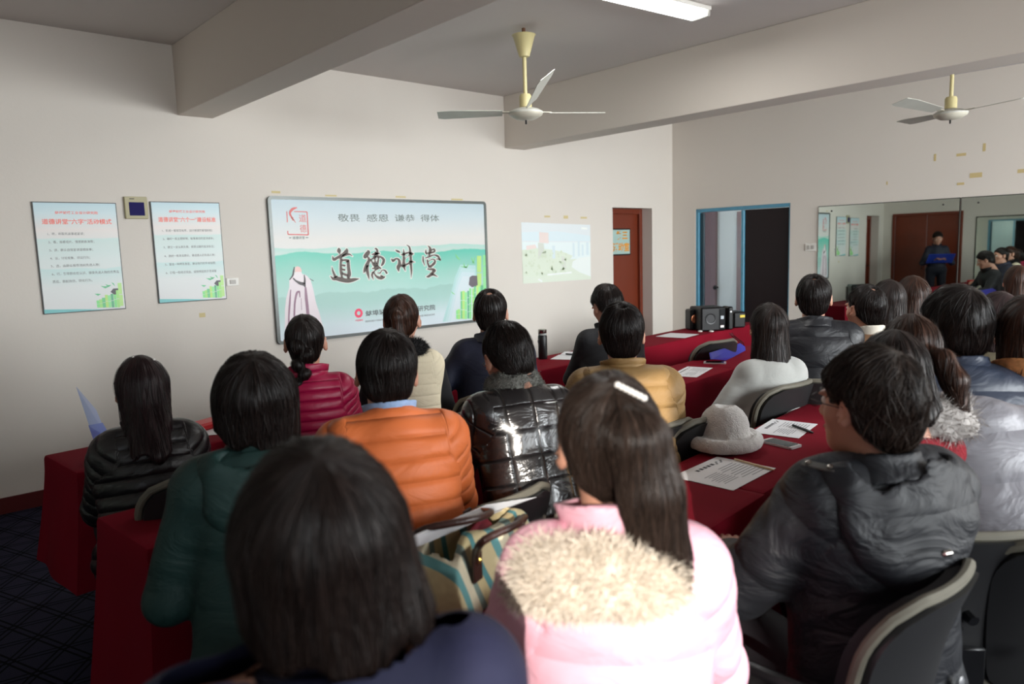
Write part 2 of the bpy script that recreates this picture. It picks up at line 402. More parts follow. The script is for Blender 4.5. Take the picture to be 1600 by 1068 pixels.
# beams along Y
def beam(x0, x1, zb, name):
    struct(MB().box(((x0+x1)/2, (YB+D)/2, (zb+CZ)/2), (x1-x0, D-YB, CZ-zb), .004), name, m_beam)
beam(1.825, 2.07, 2.55, 'beam'); beam(4.89, 5.15, 2.53, 'beam')
sk = MB()
for x0, x1 in ((XC, NL[0]), (NL[1], NR[0]), (NR[1], W)): sk.box(((x0+x1)/2, D-.008, .05), (x1-x0, .016, .1))
struct(sk, 'baseboard_front', m_skirt)
sk = MB(); sk.box((-.008, (-8.4+DY0)/2, .05), (.016, DY0+8.4, .1)); sk.box((-.008, DY1/2, .05), (.016, -DY1, .1)); onwall(struct(sk, 'baseboard_right', m_skirt))
sk = MB(); sk.box((XC+.008, (YJ+CY0)/2, .05), (.016, CY0-YJ, .1)); struct(sk, 'baseboard_left', m_skirt)

# recessed wooden doors in the front wall
def recess_door(n, x0, x1, z1, sign):
    y = D+.16
    fr = MB()
    for a, b, c, d in ((x0, x0+.05, 0, z1), (x1-.05, x1, 0, z1), (x0+.05, x1-.05, z1-.06, z1)): fr.box(((a+b)/2, y+.02, (c+d)/2), (b-a, .07, d-c), .004)
    root = struct(fr, 'door_%d' % n, m_door)
    fr2 = MB().box(((x0+x1)/2, y+.045, (z1-.06)/2), (x1-x0-.1, .04, z1-.06)); leaf = fr2.build('door_leaf', m_door, root)
    h = MB().tube([(x0+.1, y+.02, 1.0), (x0+.1, y-.04, 1.0), (x0+.2, y-.04, 1.0)], .009); h.build('door_handle', m_dark, leaf, True)
    return root
d1 = recess_door(1, NR[0], NR[1], NR[2], True)
d2 = recess_door(2, NL[0], NL[1], NL[2], False)
# name plate on the recessed door, seen partly behind the wall edge
pl = onx  # noqa
P1 = ony(957, 357, D+.18); P2 = ony(984, 398, D+.18)
pz1, pz0 = P1.z, P2.z; px1 = P2.x; px0 = px1-.36
sg = empty('door_plate', ((px0+px1)/2, D+.18, (pz0+pz1)/2), 0, 'pale blue door plate with orange characters on the brown recessed door', 'sign')
MB().box((0, -.006, 0), (px1-px0, .012, pz1-pz0), .002).build('plate_frame', m_dark, sg)
MB().box((0, -.013, 0), (px1-px0-.03, .004, pz1-pz0-.03)).build('plate_face', mat('plate_face', (168, 196, 190), .35), sg)
m_orange = mat('orange_letters', (226, 150, 40), .5)
def put_text(parent, name, txt, size, x, z, m, y=-.016, bold=0, sx=1, align='CENTER', spacing=1.0, dep=.0012):
    V, F = text_mesh(txt, size, bold, sx, align, spacing)
    VV = [(x+v[0], y, z+v[1]) for v in V]; k = len(VV)
    if not k: return None
    FF = [tuple(f) for f in F]
    return meshobj(name, VV, FF, m, parent)
put_text(sg, 'lettering', '第三', .105, .02, .07, m_orange, bold=.004)
put_text(sg, 'lettering', '活动室', .105, .0, -.07, m_orange, bold=.004)

# glazed double door in the right wall, blue film on its frame
m_teal = mat('blue_film_frame', (84, 150, 178), .35, var=(14, .2)); m_bdoor = mat('dark_brown_glass', (30, 20, 23), .4, spec=.25)
m_glass = mat('clear_glass', (235, 240, 240), .02, trans=1)
fr = MB()
for y0, y1, z0, z1 in ((DY1-.04, DY1, 0, DZ), (DY0, DY0+.015, 0, DZ), (DY0, DY1, DZ-.04, DZ)): fr.box((.05, (y0+y1)/2, (z0+z1)/2), (.09, y1-y0, z1-z0), .003)
dr = onwall(struct(fr, 'door_3', m_teal))
ym = onw(1162, 400, .03).y
MB().box((.03, ym+.005, DZ/2-.02), (.05, .035, DZ-.05), .004).build('meeting_stile', m_teal, dr)
MB().box((.045, (DY0+ym)/2, DZ/2-.02), (.035, ym-DY0-.04, DZ-.05), .003).build('door_panel', m_bdoor, dr)
MB().box((.045, (DY1+ym)/2, DZ/2-.02), (.006, DY1-ym-.06, DZ-.05)).build('glass_pane', m_glass, dr)
MB().box((.045, DY1-.07, DZ/2-.02), (.03, .05, DZ-.06), .003).build('leaf_stile', mat('dark_teal', (30, 62, 74), .4), dr)
# corridor beyond the glass
XW = 9.4
struct(MB().box((XW+.05, 5.0, 1.3), (.1, 5.0, 2.6)), 'wall_corridor', mat('corridor_paint', (205, 210, 208), .8))
struct(MB().box(((W+XW)/2+.15, 5.2, 2.6), (XW-W-.3, 5.0, .1)), 'ceiling_corridor', m_ceil)
struct(MB().box(((W+XW)/2+.1, 7.5, 1.3), (XW-W-.1, .1, 2.6)), 'wall_corridor_end', m_wall)
light('corridor_lamp', 'AREA', (8.5, 4.6, 2.5), (0, 0, -1), 20, (.95, 1, 1), shape='RECTANGLE', size=.4, size_y=1.2)
m_mauve = mat('mauve_door', (120, 96, 98), .5, var=(3, .1))
def far_door(n, pl, pr, zt):
    y0 = onx(pr, 400, XW).y; y1 = onx(pl, 400, XW).y
    o = struct(MB().box((XW-.03, (y0+y1)/2, zt/2), (.05, y1-y0, zt), .004), 'door_%d' % n, m_mauve)
    return o, y0, y1
o, a, b = far_door(4, 1082, 1121.5, onx(1110, 331, XW).z)
hp = onx(1125, 449, XW-.08)
MB().lathe([(.012, -.03), (.012, .02), (.03, .03), (.032, .05), (.012, .065)], 12, M=Matrix.Translation((XW-.055, hp.y+.07, hp.z)) @ Matrix.Rotation(-PI/2, 4, 'Y')).build('door_handle', m_dark, o, True)
far_door(5, 1154, 1175, onx(1157, 330, XW).z)

# brown double door in the left wall (seen in the mirror)
fr = MB()
for y0, y1, z0, z1 in ((CY0, CY0+.05, 0, CDZ), (CY1-.05, CY1, 0, CDZ), (CY0+.05, CY1-.05, CDZ-.05, CDZ)): fr.box((XC-.03, (y0+y1)/2, (z0+z1)/2), (.1, y1-y0, z1-z0), .003)
dd = struct(fr, 'door_6', m_door); cm = (CY0+CY1)/2
for s in (-1, 1):
    lf = MB().box((XC-.04, cm+s*.2865, .985), (.045, .568, 1.97), .004).build('door_leaf', m_door, dd)
    h = MB().tube([(XC-.01, cm+s*.06, 1.12), (XC+.05, cm+s*.06, 1.12), (XC+.05, cm+s*.06, .92), (XC-.01, cm+s*.06, .92)], .01)
    h.build('door_handle', mat('chrome', (200, 200, 200), .2, metal=1), lf, True)

# ------------------------------------------------------------------ mirrors
m_mir = mat('mirror_silver', (206, 216, 210), .015, metal=1, srgb=True)
m_edge = mat('mirror_edge', (30, 34, 32), .4)
yh = onw(1279.5, 324.6).y; y_split = onw(1500.5, 330).y
def mirror_panel(a, b, z1, label):
    r = empty('wall_mirror', (0, 0, 0), 0, label, 'mirror', 'mirror panels on the right wall'); onwall(r)
    MB().box((-.010, (a+b)/2, (z1+.14)/2), (.005, a-b-.008, z1-.14)).build('mirror_glass', m_mir, r)
    MB().box((-.004, (a+b)/2, (z1+.14)/2), (.006, a-b, z1-.14+.014)).build('mirror_backing', m_edge, r)
    for yy in (a-.14, b+.14):
        MB().lathe([(.009, 0), (.009, .004), (.004, .006)], 10, M=Matrix.Translation((-.0125, yy, z1-.05)) @ Matrix.Rotation(-PI/2, 4, 'Y')).build('mirror_screw', mat('screw', (90, 90, 88), .4, metal=.8), r)
MZ = onw(1390, 316.5).z
mirror_panel(yh, y_split+.002, MZ, 'frameless wall mirror nearest the glazed door, reflecting two posters and a brown double door')
mirror_panel(y_split-.006, y_split-1.5, MZ, 'frameless wall mirror at the right picture edge, reflecting a blue framed doorway')
onwall(struct(MB().box((-.02, yh-1.7, .07), (.04, 3.4, .14)), 'trim_1', m_skirt))
r = empty('wall_mirror', (XC+.012, 0, 0), 0, 'mirror on the left wall beside the brown double door, seen reflected', 'mirror')
MB().box((0, 2.75, 1.0), (.01, 2.1, 1.75)).build('mirror_glass', m_mir, r)
MB().box((-.008, 2.75, 1.0), (.006, 2.14, 1.79)).build('mirror_backing', m_edge, r)

# switches, sockets and tape on the walls
def wall_plate(p, axis, wd, ht, label, name='light_switch', cat='switch', knobs=1):
    r = empty(name, p, 0 if axis == 'Y' else -PI/2+DEL, label, cat)
    MB().box((0, -.004, 0), (wd, .008, ht), .003).build('face_plate', m_white, r)
    for k in range(knobs): MB().box(((k-(knobs-1)/2)*wd/knobs*.8, -.010, 0), (wd/knobs*.5, .005, ht*.5), .002).build('rocker', mat('plate_grey', (170, 165, 158), .4), r)
p = WM @ onw(1267, 386); wall_plate((p.x, p.y, p.z), 'X', .12, .085, 'white two-gang light switch beside the mirror on the right wall', knobs=2)
a = ony(353, 434, D); b = ony(373, 446, D)
wall_plate(((a.x+b.x)/2, D, (a.z+b.z)/2), 'Y', b.x-a.x, .06, 'white wall socket beside the second poster', 'wall_socket', 'socket')
m_tape = mat('yellowed_tape', (204, 184, 132), .6)
m_tape2 = mat('pale_tape_mark', (206, 190, 140), .7)
def tape(px, py, wpx, hpx, plane, label, m=m_tape):
    f = (lambda u, v: ony(u, v, D)) if plane == 'Y' else (lambda u, v: onw(u, v))
    a = f(px-wpx/2, py-hpx/2); b = f(px+wpx/2, py+hpx/2); c = (a+b)/2
    t = .0015
    d = (abs(b.x-a.x), t, abs(a.z-b.z)) if plane == 'Y' else (t, abs(b.y-a.y), abs(a.z-b.z))
    o = MB().box((0, 0, 0), d).build('tape_strip', m); o.location = (c.x, D-t/2, c.z) if plane == 'Y' else WM @ Vector((-t/2, c.y, c.z)); o.rotation_euler = (0, 0, 0 if plane == 'Y' else DEL)
    tag(o, label, 'tape', 'tape left on the walls')
tape(1461, 246, 3, 11, 'X', 'short upright strip of yellow tape, left of the horizontal one under the second fan')
tape(1502, 241.5, 15, 3, 'X', 'horizontal strip of yellow tape high on the right wall below the second fan')
tape(1538, 230, 4, 12, 'X', 'upright strip of yellow tape, highest on the right wall')
tape(1525, 273.5, 19, 6, 'X', 'widest patch of yellow tape on the right wall above the mirror')
tape(1596, 267, 12, 5, 'X', 'yellow tape strip at the far end of the right wall')
tape(1501, 287, 11, 3, 'X', 'small yellow tape strip just above the mirror seam')
tape(1386, 286, 2, 5, 'X', 'tiny tape scrap on the wall above the mirror')
tape(431, 300, 14, 4, 'Y', 'pale tape on the top left corner of the big poster board', m_tape2)
tape(517, 305.5, 18, 3, 'Y', 'pale tape above the big poster board left of its middle', m_tape2)
tape(626, 307.5, 16, 3, 'Y', 'pale tape above the middle of the big poster board', m_tape2)
tape(714, 311.5, 18, 3, 'Y', 'pale tape near the top right end of the big poster board', m_tape2)
tape(884, 339, 7, 5, 'Y', 'yellow tape scrap above the projected picture', m_tape2)
tape(855, 338, 9, 3, 'Y', 'faint tape mark above the left half of the projected picture', m_tape2)
tape(912, 340, 10, 3, 'Y', 'faint tape mark above the right half of the projected picture', m_tape2)
tape(316, 492, 10, 6, 'Y', 'yellowish tape patch below the second poster', m_tape2)

# ------------------------------------------------------------------ ceiling fans and lamp
m_cream = mat('cream_enamel', (204, 192, 142), .4); m_blade = mat('fan_blade_paint', (196, 196, 186), .45, var=(8, .12)); m_cap = mat('fan_bowl', (205, 200, 184), .35)
def fan(loc, hub_z, angs, label, L_):
    r = empty('ceiling_fan', (loc[0], loc[1], CZ), 0, label, 'fan', 'ceiling fans')
    hz = hub_z-CZ
    MB().lathe([(.02, -.19), (.035, -.185), (.075, -.05), (.082, -.045)], 20).build('canopy', m_cream, r, True)
    MB().tube([(0, 0, 0), (0, 0, -.03), (.004, .004, -.06)], .012, 8).build('hanger_hook', mat('rust', (96, 62, 40), .8), r)
    MB().tube([(0, 0, -.05), (0, 0, hz+.12)], .014, 12).build('down_rod', m_cream, r, True)
    MB().lathe([(.036, hz+.045), (.042, hz+.05), (.042, hz+.12), (.034, hz+.135)], 18).build('coupling_cover', m_cream, r, True)
    MB().lathe([(.02, hz-.035), (.07, hz-.028), (.112, hz-.004), (.115, hz+.004), (.105, hz+.012)], 28).build('motor_bowl', m_cap, r, True)
    MB().lathe([(.116, hz+.005), (.118, hz+.012), (.118, hz+.016), (.09, hz+.034), (.045, hz+.046)], 28).build('motor_top', m_blade, r, True)
    MB().tube([(0, 0, hz-.03), (0, 0, hz-.062)], .006, 8).build('finial', m_dark, r)
    for a, up in angs:
        M = Matrix.Rotation(a, 4, 'Z') @ Matrix.Translation((0, 0, hz+.012)) @ Matrix.Rotation(-math.radians(up), 4, 'Y') @ Matrix.Rotation(math.radians(11 if up < 6 else 38), 4, 'X')
        b = MB().prism([(.16, -.045), (L_-.04, -.072), (L_, -.06), (L_, .06), (L_-.1, .072), (.16, .05)], lambda u, v: M @ Vector((u, v, 0)), lambda u, v: M @ Vector((u, v, .0035)))
        bl = b.build('blade', m_blade, r)
        MB().box((.14, 0, .006), (.10, .035, .005), .001, M=M).build('blade_iron', m_cap, bl)
ff = onz(818, 44, CZ)
# blade directions aimed by their tips
def aim(f, hz, px, py): p = onz(px, py, hz); return math.atan2(p.y-f[1], p.x-f[0])
fan((ff.x, ff.y), 2.455, [(math.radians(a), u) for a, u in ((139, 0), (240, 11), (343, 3))], 'cream three-blade ceiling fan between the beams', .60)
f2 = onz(1485, 180, 2.455)
fan((f2.x, f2.y), 2.455, [(math.radians(a), u) for a, u in ((52, 3), (165, 5), (246, 0))], 'cream three-blade ceiling fan beyond the second beam, over the right side', .60)
lp = onz(1003, 0, CZ-.03); lq = onz(1093, 22, CZ-.03); lq2 = onz(1102, 13, CZ-.03)
r = empty('fluorescent_lamp', (lq.x-.6, lq.y+.0, CZ), 0, 'white fluorescent ceiling lamp near the first fan', 'lamp')
dirv = (lp-lq); an = math.atan2(dirv.y, dirv.x)
r.rotation_euler = (0, 0, an); cpos = lq+dirv.normalized()*.6; r.location = (cpos.x, cpos.y, CZ)
MB().box((0, 0, -.012), (1.24, .16, .024), .004).build('lamp_housing', m_white, r)
MB().box((0, 0, -.04), (1.2, .13, .04), .015).build('lamp_diffuser', mat('lamp_glow', (255, 255, 255), .5, emit=((1, 1, .98), 5)), r)
for s in (-1, 1): MB().box((s*.61, 0, -.035), (.02, .14, .05), .004).build('end_cap', mat('end_cap_grey', (180, 178, 172), .5), r)
# area lamp added just under the diffuser to carry the fluorescent lamp's light
light('lamp_light', 'AREA', (cpos.x, cpos.y, CZ-.09), (0, 0, -1), 14, (1, 1, .98), shape='RECTANGLE', size=1.2, size_y=.12).rotation_euler = (0, 0, an)
# ------------------------------------------------------------------ printed boards on the front wall
def A(r, g, b, k=1.35):
    """albedo of a print on the wall from its colour in the photo (the white wall reads about 190)"""
    return tuple(min(.95, v*k) for v in lin((r, g, b)))
_pm = {}
def pmat(c, rough=.45, k=1.35):
    key = (tuple(c), rough)
    if key not in _pm: _pm[key] = mat('print_%d_%d_%d' % tuple(c)[:3], A(*c, k), rough, srgb=False)
    return _pm[key]
def print_bg(name, ramp, ridges, haze=None):
    """vertical colour ramp (local z, metres) with wash-painted mountain ridges; ridges = (base z, amp, freq, colour, fade, fade colour)"""
    m = bpy.data.materials.new(name); m.use_nodes = True; nt = m.node_tree; N = nt.nodes; L = nt.links; b = N['Principled BSDF']
    b.inputs['Roughness'].default_value = .4
    tc = N.new('ShaderNodeTexCoord'); sp = N.new('ShaderNodeSeparateXYZ'); L.new(tc.outputs['Object'], sp.inputs[0])
    z0, z1 = ramp[0][0], ramp[-1][0]
    mr = N.new('ShaderNodeMapRange'); mr.inputs[1].default_value = z0; mr.inputs[2].default_value = z1; L.new(sp.outputs['Z'], mr.inputs[0])
    cr = N.new('ShaderNodeValToRGB'); e = cr.color_ramp.elements
    while len(e) < len(ramp): e.new(.5)
    for i, (z, c) in enumerate(ramp): e[i].position = (z-z0)/(z1-z0); e[i].color = (*A(*c), 1)
    L.new(mr.outputs[0], cr.inputs[0]); last = cr.outputs[0]
    for i, (bz, amp, fr, c, fade, fc) in enumerate(ridges):
        cx = N.new('ShaderNodeCombineXYZ'); mu = N.new('ShaderNodeMath'); mu.operation = 'MULTIPLY'; mu.inputs[1].default_value = fr
        L.new(sp.outputs['X'], mu.inputs[0]); L.new(mu.outputs[0], cx.inputs[0]); cx.inputs[1].default_value = i*3.7
        n = N.new('ShaderNodeTexNoise'); n.inputs['Scale'].default_value = 1; n.inputs['Detail'].default_value = 4; L.new(cx.outputs[0], n.inputs['Vector'])
        h = N.new('ShaderNodeMath'); h.operation = 'MULTIPLY_ADD'; h.inputs[1].default_value = amp*2; h.inputs[2].default_value = bz-amp; L.new(n.outputs['Fac'], h.inputs[0])
        d = N.new('ShaderNodeMath'); d.operation = 'SUBTRACT'; L.new(h.outputs[0], d.inputs[0]); L.new(sp.outputs['Z'], d.inputs[1])
        ms = N.new('ShaderNodeMapRange'); ms.inputs[1].default_value = -.004; ms.inputs[2].default_value = .006; L.new(d.outputs[0], ms.inputs[0])
        fd = N.new('ShaderNodeMapRange'); fd.inputs[1].default_value = 0; fd.inputs[2].default_value = fade; fd.inputs[3].default_value = 1; fd.inputs[4].default_value = 0; L.new(d.outputs[0], fd.inputs[0])
        f = N.new('ShaderNodeMath'); f.operation = 'MULTIPLY'; L.new(ms.outputs[0], f.inputs[0]); L.new(fd.outputs[0], f.inputs[1])
        mx = N.new('ShaderNodeMix'); mx.data_type = 'RGBA'; L.new(f.outputs[0], mx.inputs['Factor']); L.new(last, mx.inputs['A'])
        mx.inputs['B'].default_value = (*A(*c), 1); last = mx.outputs['Result']
    L.new(last, b.inputs['Base Color']); return m
def smooth_line(pts, k=5):
    P = [np.array(p, float) for p in pts]; P = [2*P[0]-P[1]]+P+[2*P[-1]-P[-2]]; out = []
    for i in range(1, len(P)-2):
        for t in np.arange(k)/k:
            a, b, c, d = P[i-1], P[i], P[i+1], P[i+2]
            out.append(.5*((2*b)+(-a+c)*t+(2*a-5*b+4*c-d)*t*t+(-a+3*b-3*c+d)*t**3))
    out.append(P[-2]); return out
def brush(strokes, to2, grow=0, y=0):
    """ink strokes [(x,y,width)...] in sketch units -> flat ribbons; to2 maps sketch -> local x,z"""
    V = []; F = []
    for s in strokes:
        L = smooth_line(s); n = len(L); base = len(V)
        for i, p in enumerate(L):
            a = L[max(0, i-1)][:2]; b = L[min(n-1, i+1)][:2]; t = b-a; t = t/(np.linalg.norm(t)+1e-6); nn = np.array([-t[1], t[0]])
            wd = max(p[2], 3)/2+grow
            q = p[:2].copy()
            if grow and i == 0: q = q-t*grow
            if grow and i == n-1: q = q+t*grow
            for sgn in (1, -1): x, z = to2(*(q+nn*wd*sgn)); V.append((x, y, z))
        for i in range(n-1): F.append((base+2*i, base+2*i+1, base+2*i+3, base+2*i+2))
    return V, F
def flat(parent, name, poly, m, y):
    """flat printed patch, poly in local (x, z)"""
    V = [(p[0], y, p[1]) for p in poly]; t = tessellate_polygon([[Vector((p[0], p[1], 0)) for p in poly]])
    return meshobj(name, V, [tuple(i) for i in t], m, parent)
def flats(parent, name, polys, m, y):
    V = []; F = []
    for poly in polys:
        b = len(V); V += [(p[0], y, p[1]) for p in poly]
        F += [tuple(i+b for i in t) for t in tessellate_polygon([[Vector((p[0], p[1], 0)) for p in poly]])]
    return meshobj(name, V, F, m, parent)
def fit_text(parent, name, txt, x0, x1, z, h, m, y, bold=0, align='L'):
    """text scaled to run from x0 to x1 and to stand h high"""
    V, F = text_mesh(txt, 1.0, bold, 1, 'LEFT'); xs = [v[0] for v in V]; zs = [v[1] for v in V]
    a, b, c, d = min(xs), max(xs), min(zs), max(zs)
    return meshobj(name, [(x0+(v[0]-a)/(b-a)*(x1-x0), y, z+((v[1]-c)/(d-c)-.5)*h) for v in V], F, m, parent)
FR = mat('board_frame', (96, 100, 98), .35, metal=.5); FR2 = mat('poster_edge', (92, 96, 96), .5)
# --- the big board
BX0, BX1, BZ0, BZ1 = 2.425, 4.60, .865, 2.01
bc = ((BX0+BX1)/2, (BZ0+BZ1)/2)
board = empty('poster_board', (bc[0], D, bc[1]), 0, 'large framed teal landscape poster board with brush lettering on the front wall', 'poster')
bw2, bh2 = (BX1-BX0)/2, (BZ1-BZ0)/2
MB().box((0, -.010, 0), (2*bw2-.02, .02, 2*bh2-.02)).build('backing_panel', mat('panel_grey', (120, 120, 120), .6), board)
o = MB()
o.prism(rrect(2*bw2, 2*bh2, .035), lambda u, v: (u, -.001, v), lambda u, v: (u, -.001, v)) if False else None
ring = rrect(2*bw2, 2*bh2, .035, 5); inner = rrect(2*bw2-.05, 2*bh2-.05, .012, 5); k = len(ring)
V = [(p[0], 0, p[1]) for p in ring]+[(p[0], -.03, p[1]) for p in ring]+[(p[0], -.03, p[1]) for p in inner]+[(p[0], -.019, p[1]) for p in inner]
F = [(a*k+i, a*k+(i+1) % k, (a+1)*k+(i+1) % k, (a+1)*k+i) for a in range(3) for i in range(k)]
MB().add(V, F).build('board_frame', FR, board)
bgm = print_bg('board_print', [(-bh2, (196, 204, 212)), (-.30, (172, 196, 194)), (-.06, (190, 196, 194)), (.24, (196, 194, 190)), (.42, (178, 190, 194)), (bh2, (164, 182, 190))],
               [(.17, .035, 2.2, (152, 190, 180), .10, 0), (.12, .07, 1.9, (84, 176, 156), .50, 0), (-.20, .05, 5, (142, 178, 170), .26, 0)])
MB().box((0, -.0215, 0), (2*bw2-.05, .003, 2*bh2-.05)).build('printed_sheet', bgm, board)
def bl(px, py): p = ony(px, py, D-.024); return (p.x-bc[0], p.z-bc[1])
z1 = lambda u, v: bl(505+u/13.345, 370+v/13.345)
z2 = lambda u, v: bl(600+u/14.24, 370+v/14.24)
ch1 = [[(325, 225, 20), (330, 285, 85), (345, 355, 15)], [(492, 238, 20), (482, 300, 80), (400, 375, 60), (300, 430, 55), (218, 470, 55), (195, 395, 8)],
  [(400, 400, 50), (480, 368, 50), (550, 362, 35), (612, 402, 5)], [(370, 430, 40), (365, 600, 50), (375, 760, 50), (400, 842, 20)], [(380, 490, 30), (460, 482, 45), (530, 500, 60)],
  [(520, 490, 60), (530, 650, 65), (545, 780, 70), (525, 855, 40)], [(385, 585, 10), (440, 595, 45), (468, 605, 10)], [(385, 665, 10), (440, 685, 45), (462, 700, 10)], [(385, 745, 15), (450, 780, 50), (520, 812, 40)],
  [(180, 618, 5), (200, 700, 35), (240, 800, 50), (270, 845, 60)], [(148, 812, 10), (210, 872, 55), (270, 862, 85), (380, 890, 90), (520, 912, 85), (640, 890, 70), (757, 870, 5)],
  [(925, 272, 15), (940, 320, 80), (880, 400, 85), (865, 445, 40)], [(950, 420, 40), (950, 500, 60), (900, 600, 70), (860, 700, 45), (850, 752, 10)], [(922, 590, 50), (920, 700, 60), (940, 800, 45), (960, 890, 8)],
  [(1072, 250, 8), (1100, 240, 32), (1128, 290, 45), (1110, 350, 60), (1070, 425, 40)], [(1008, 372, 10), (1080, 352, 50), (1185, 342, 12)],
  [(1000, 480, 20), (1030, 540, 35), (1060, 590, 45), (1100, 605, 35)], [(985, 482, 10), (1060, 432, 35), (1150, 402, 30), (1225, 432, 48), (1262, 482, 55), (1245, 550, 55), (1212, 602, 28)],
  [(1075, 440, 26), (1092, 590, 40)], [(1155, 425, 26), (1142, 520, 40), (1130, 595, 36)], [(1012, 655, 10), (1080, 652, 42), (1150, 632, 48), (1212, 662, 18)], [(1150, 655, 26), (1050, 722, 16)],
  [(1032, 728, 28), (1018, 800, 40), (1048, 888, 12)], [(1058, 728, 14), (1090, 800, 35), (1160, 850, 58), (1230, 852, 60), (1292, 830, 18)], [(1120, 742, 10), (1180, 752, 24), (1232, 692, 18), (1290, 702, 36), (1330, 765, 40)], [(1195, 795, 14), (1245, 825, 30)]]
ch2 = [[(252, 288, 12), (310, 320, 48), (367, 348, 12)], [(160, 478, 5), (200, 530, 58), (270, 482, 35), (332, 512, 50), (345, 600, 70), (318, 680, 82), (330, 772, 8)],
  [(498, 172, 8), (560, 220, 35), (585, 320, 45), (595, 450, 50), (600, 620, 50), (610, 780, 34), (605, 915, 4)], [(435, 262, 8), (440, 350, 35), (440, 500, 50), (440, 640, 60), (477, 758, 6)],
  [(368, 395, 8), (440, 385, 40), (540, 350, 35), (600, 372, 48), (657, 375, 22)], [(366, 632, 8), (430, 642, 40), (540, 592, 35), (600, 547, 40), (684, 560, 6)], [(470, 482, 4), (556, 408, 14)],
  [(968, 190, 6), (1020, 240, 45), (1022, 320, 55), (1000, 412, 20)], [(932, 272, 8), (930, 340, 38), (952, 392, 18)], [(1050, 292, 15), (1112, 272, 34), (1125, 320, 38), (1060, 350, 30), (965, 362, 8)],
  [(870, 422, 20), (872, 530, 36), (907, 638, 6)], [(912, 472, 15), (1000, 442, 34), (1110, 402, 26), (1200, 430, 48), (1252, 508, 14)], [(1248, 500, 24), (1160, 490, 20)],
  [(960, 500, 25), (975, 590, 38), (1012, 682, 42)], [(988, 540, 10), (1080, 492, 24), (1132, 530, 38), (1112, 590, 56), (1030, 662, 48)], [(952, 712, 8), (1020, 722, 30), (1100, 720, 48), (1140, 752, 30), (1080, 792, 56), (1060, 830, 56)],
  [(940, 882, 12), (985, 880, 52), (1050, 842, 58), (1110, 842, 44), (1192, 886, 10)]]
ink = pmat((70, 58, 52)); halo = pmat((206, 204, 198))
for i, (st, f, g) in enumerate(((ch1, z1, 15), (ch2, z2, 16))):
    V, F = brush(st, f, g, -.0236); meshobj('lettering_outline', V, F, halo, board)
    V, F = brush(st, f, 0, -.0244); meshobj('brush_lettering', V, F, ink, board)
slo = pmat((92, 104, 100))
for t, a, b in (('敬畏', 528, 562), ('感恩', 573, 607), ('谦恭', 617, 648), ('得体', 657, 686)):
    x0, zz = bl(a, 340+(a-528)*.004); x1, _ = bl(b, 340); fit_text(board, 'slogan_lettering', t, x0, x1, zz, .062, slo, -.0244, .003)
# institute line with its ring emblem
bk = pmat((58, 60, 62)); red = pmat((216, 58, 92))
x0, zt = bl(571, 487); x1, _ = bl(680, 480)
fit_text(board, 'institute_lettering', '蚌埠玻璃工业设计研究院', x0, x1, bl(600, 487)[1], .050, bk, -.0244, .010)
x0, zt = bl(571, 500); x1, _ = bl(680, 500)
fit_text(board, 'english_lettering', 'BENGBU DESIGN & RESEARCH INSTITUTE FOR GLASS INDUSTRY', x0, x1, bl(600, 499)[1], .015, bk, -.0244)
ex, ez = bl(560.5, 489); R1, R2 = .038, .017
ringp = []
polys = []
for i in range(24):
    a0, a1 = 2*PI*i/24, 2*PI*(i+1)/24; ro = R1*(1+.04*(i % 2))
    polys.append([(ex+ro*math.cos(a0), ez+ro*math.sin(a0)), (ex+ro*math.cos(a1), ez+ro*math.sin(a1)), (ex+R2*math.cos(a1), ez+R2*math.sin(a1)), (ex+R2*math.cos(a0), ez+R2*math.sin(a0))])
flats(board, 'ring_emblem', polys, red, -.0244)
fit_text(board, 'emblem_lettering', '中国建材', ex-.036, ex+.036, ez-.060, .017, red, -.0244, .01)
# red seal emblem top left
z3 = lambda u, v: bl(420+u/7.12, 300+v/7.12)
sred = pmat((196, 100, 96))
strokes = [[(200, 215, 10), (207, 335, 10)], [(210, 430, 10), (214, 470, 12), (440, 475, 13), (425, 220, 12), (280, 215, 10)],
           [(312, 172, 14), (262, 190, 30), (235, 235, 24), (262, 290, 14), (300, 340, 4)], [(248, 290, 14), (280, 282, 3)], [(258, 310, 12), (290, 305, 3)]]
V, F = brush([q for s in strokes[:2] for q in [[s[i], s[i+1]] for i in range(len(s)-1)]]+strokes[2:], z3, 0, -.0244)
def rib(pts):  # straight edged variant
    return pts
meshobj('seal_emblem', V, F, sred, board)
a = z3(335, 290); b = z3(415, 290)
fit_text(board, 'seal_lettering', '道', a[0], b[0], a[1], .060, sred, -.0244, .0)
a = z3(345, 405); b = z3(420, 405); fit_text(board, 'seal_lettering', '德', a[0], b[0], a[1], .060, sred, -.0244, .0)
a = z3(262, 508); b = z3(400, 508); fit_text(board, 'seal_caption', '道德讲堂', a[0], b[0], a[1], .022, slo, -.0244, .01)
a = z3(225, 508); b = z3(250, 508); c = z3(410, 508); d = z3(440, 508)
flats(board, 'seal_caption', [[(a[0], a[1]-.003), (b[0], a[1]-.003), (b[0], a[1]+.003), (a[0], a[1]+.003)], [(c[0], a[1]-.003), (d[0], a[1]-.003), (d[0], a[1]+.003), (c[0], a[1]+.003)]], slo, -.0244)
for q in range(5):
    pass
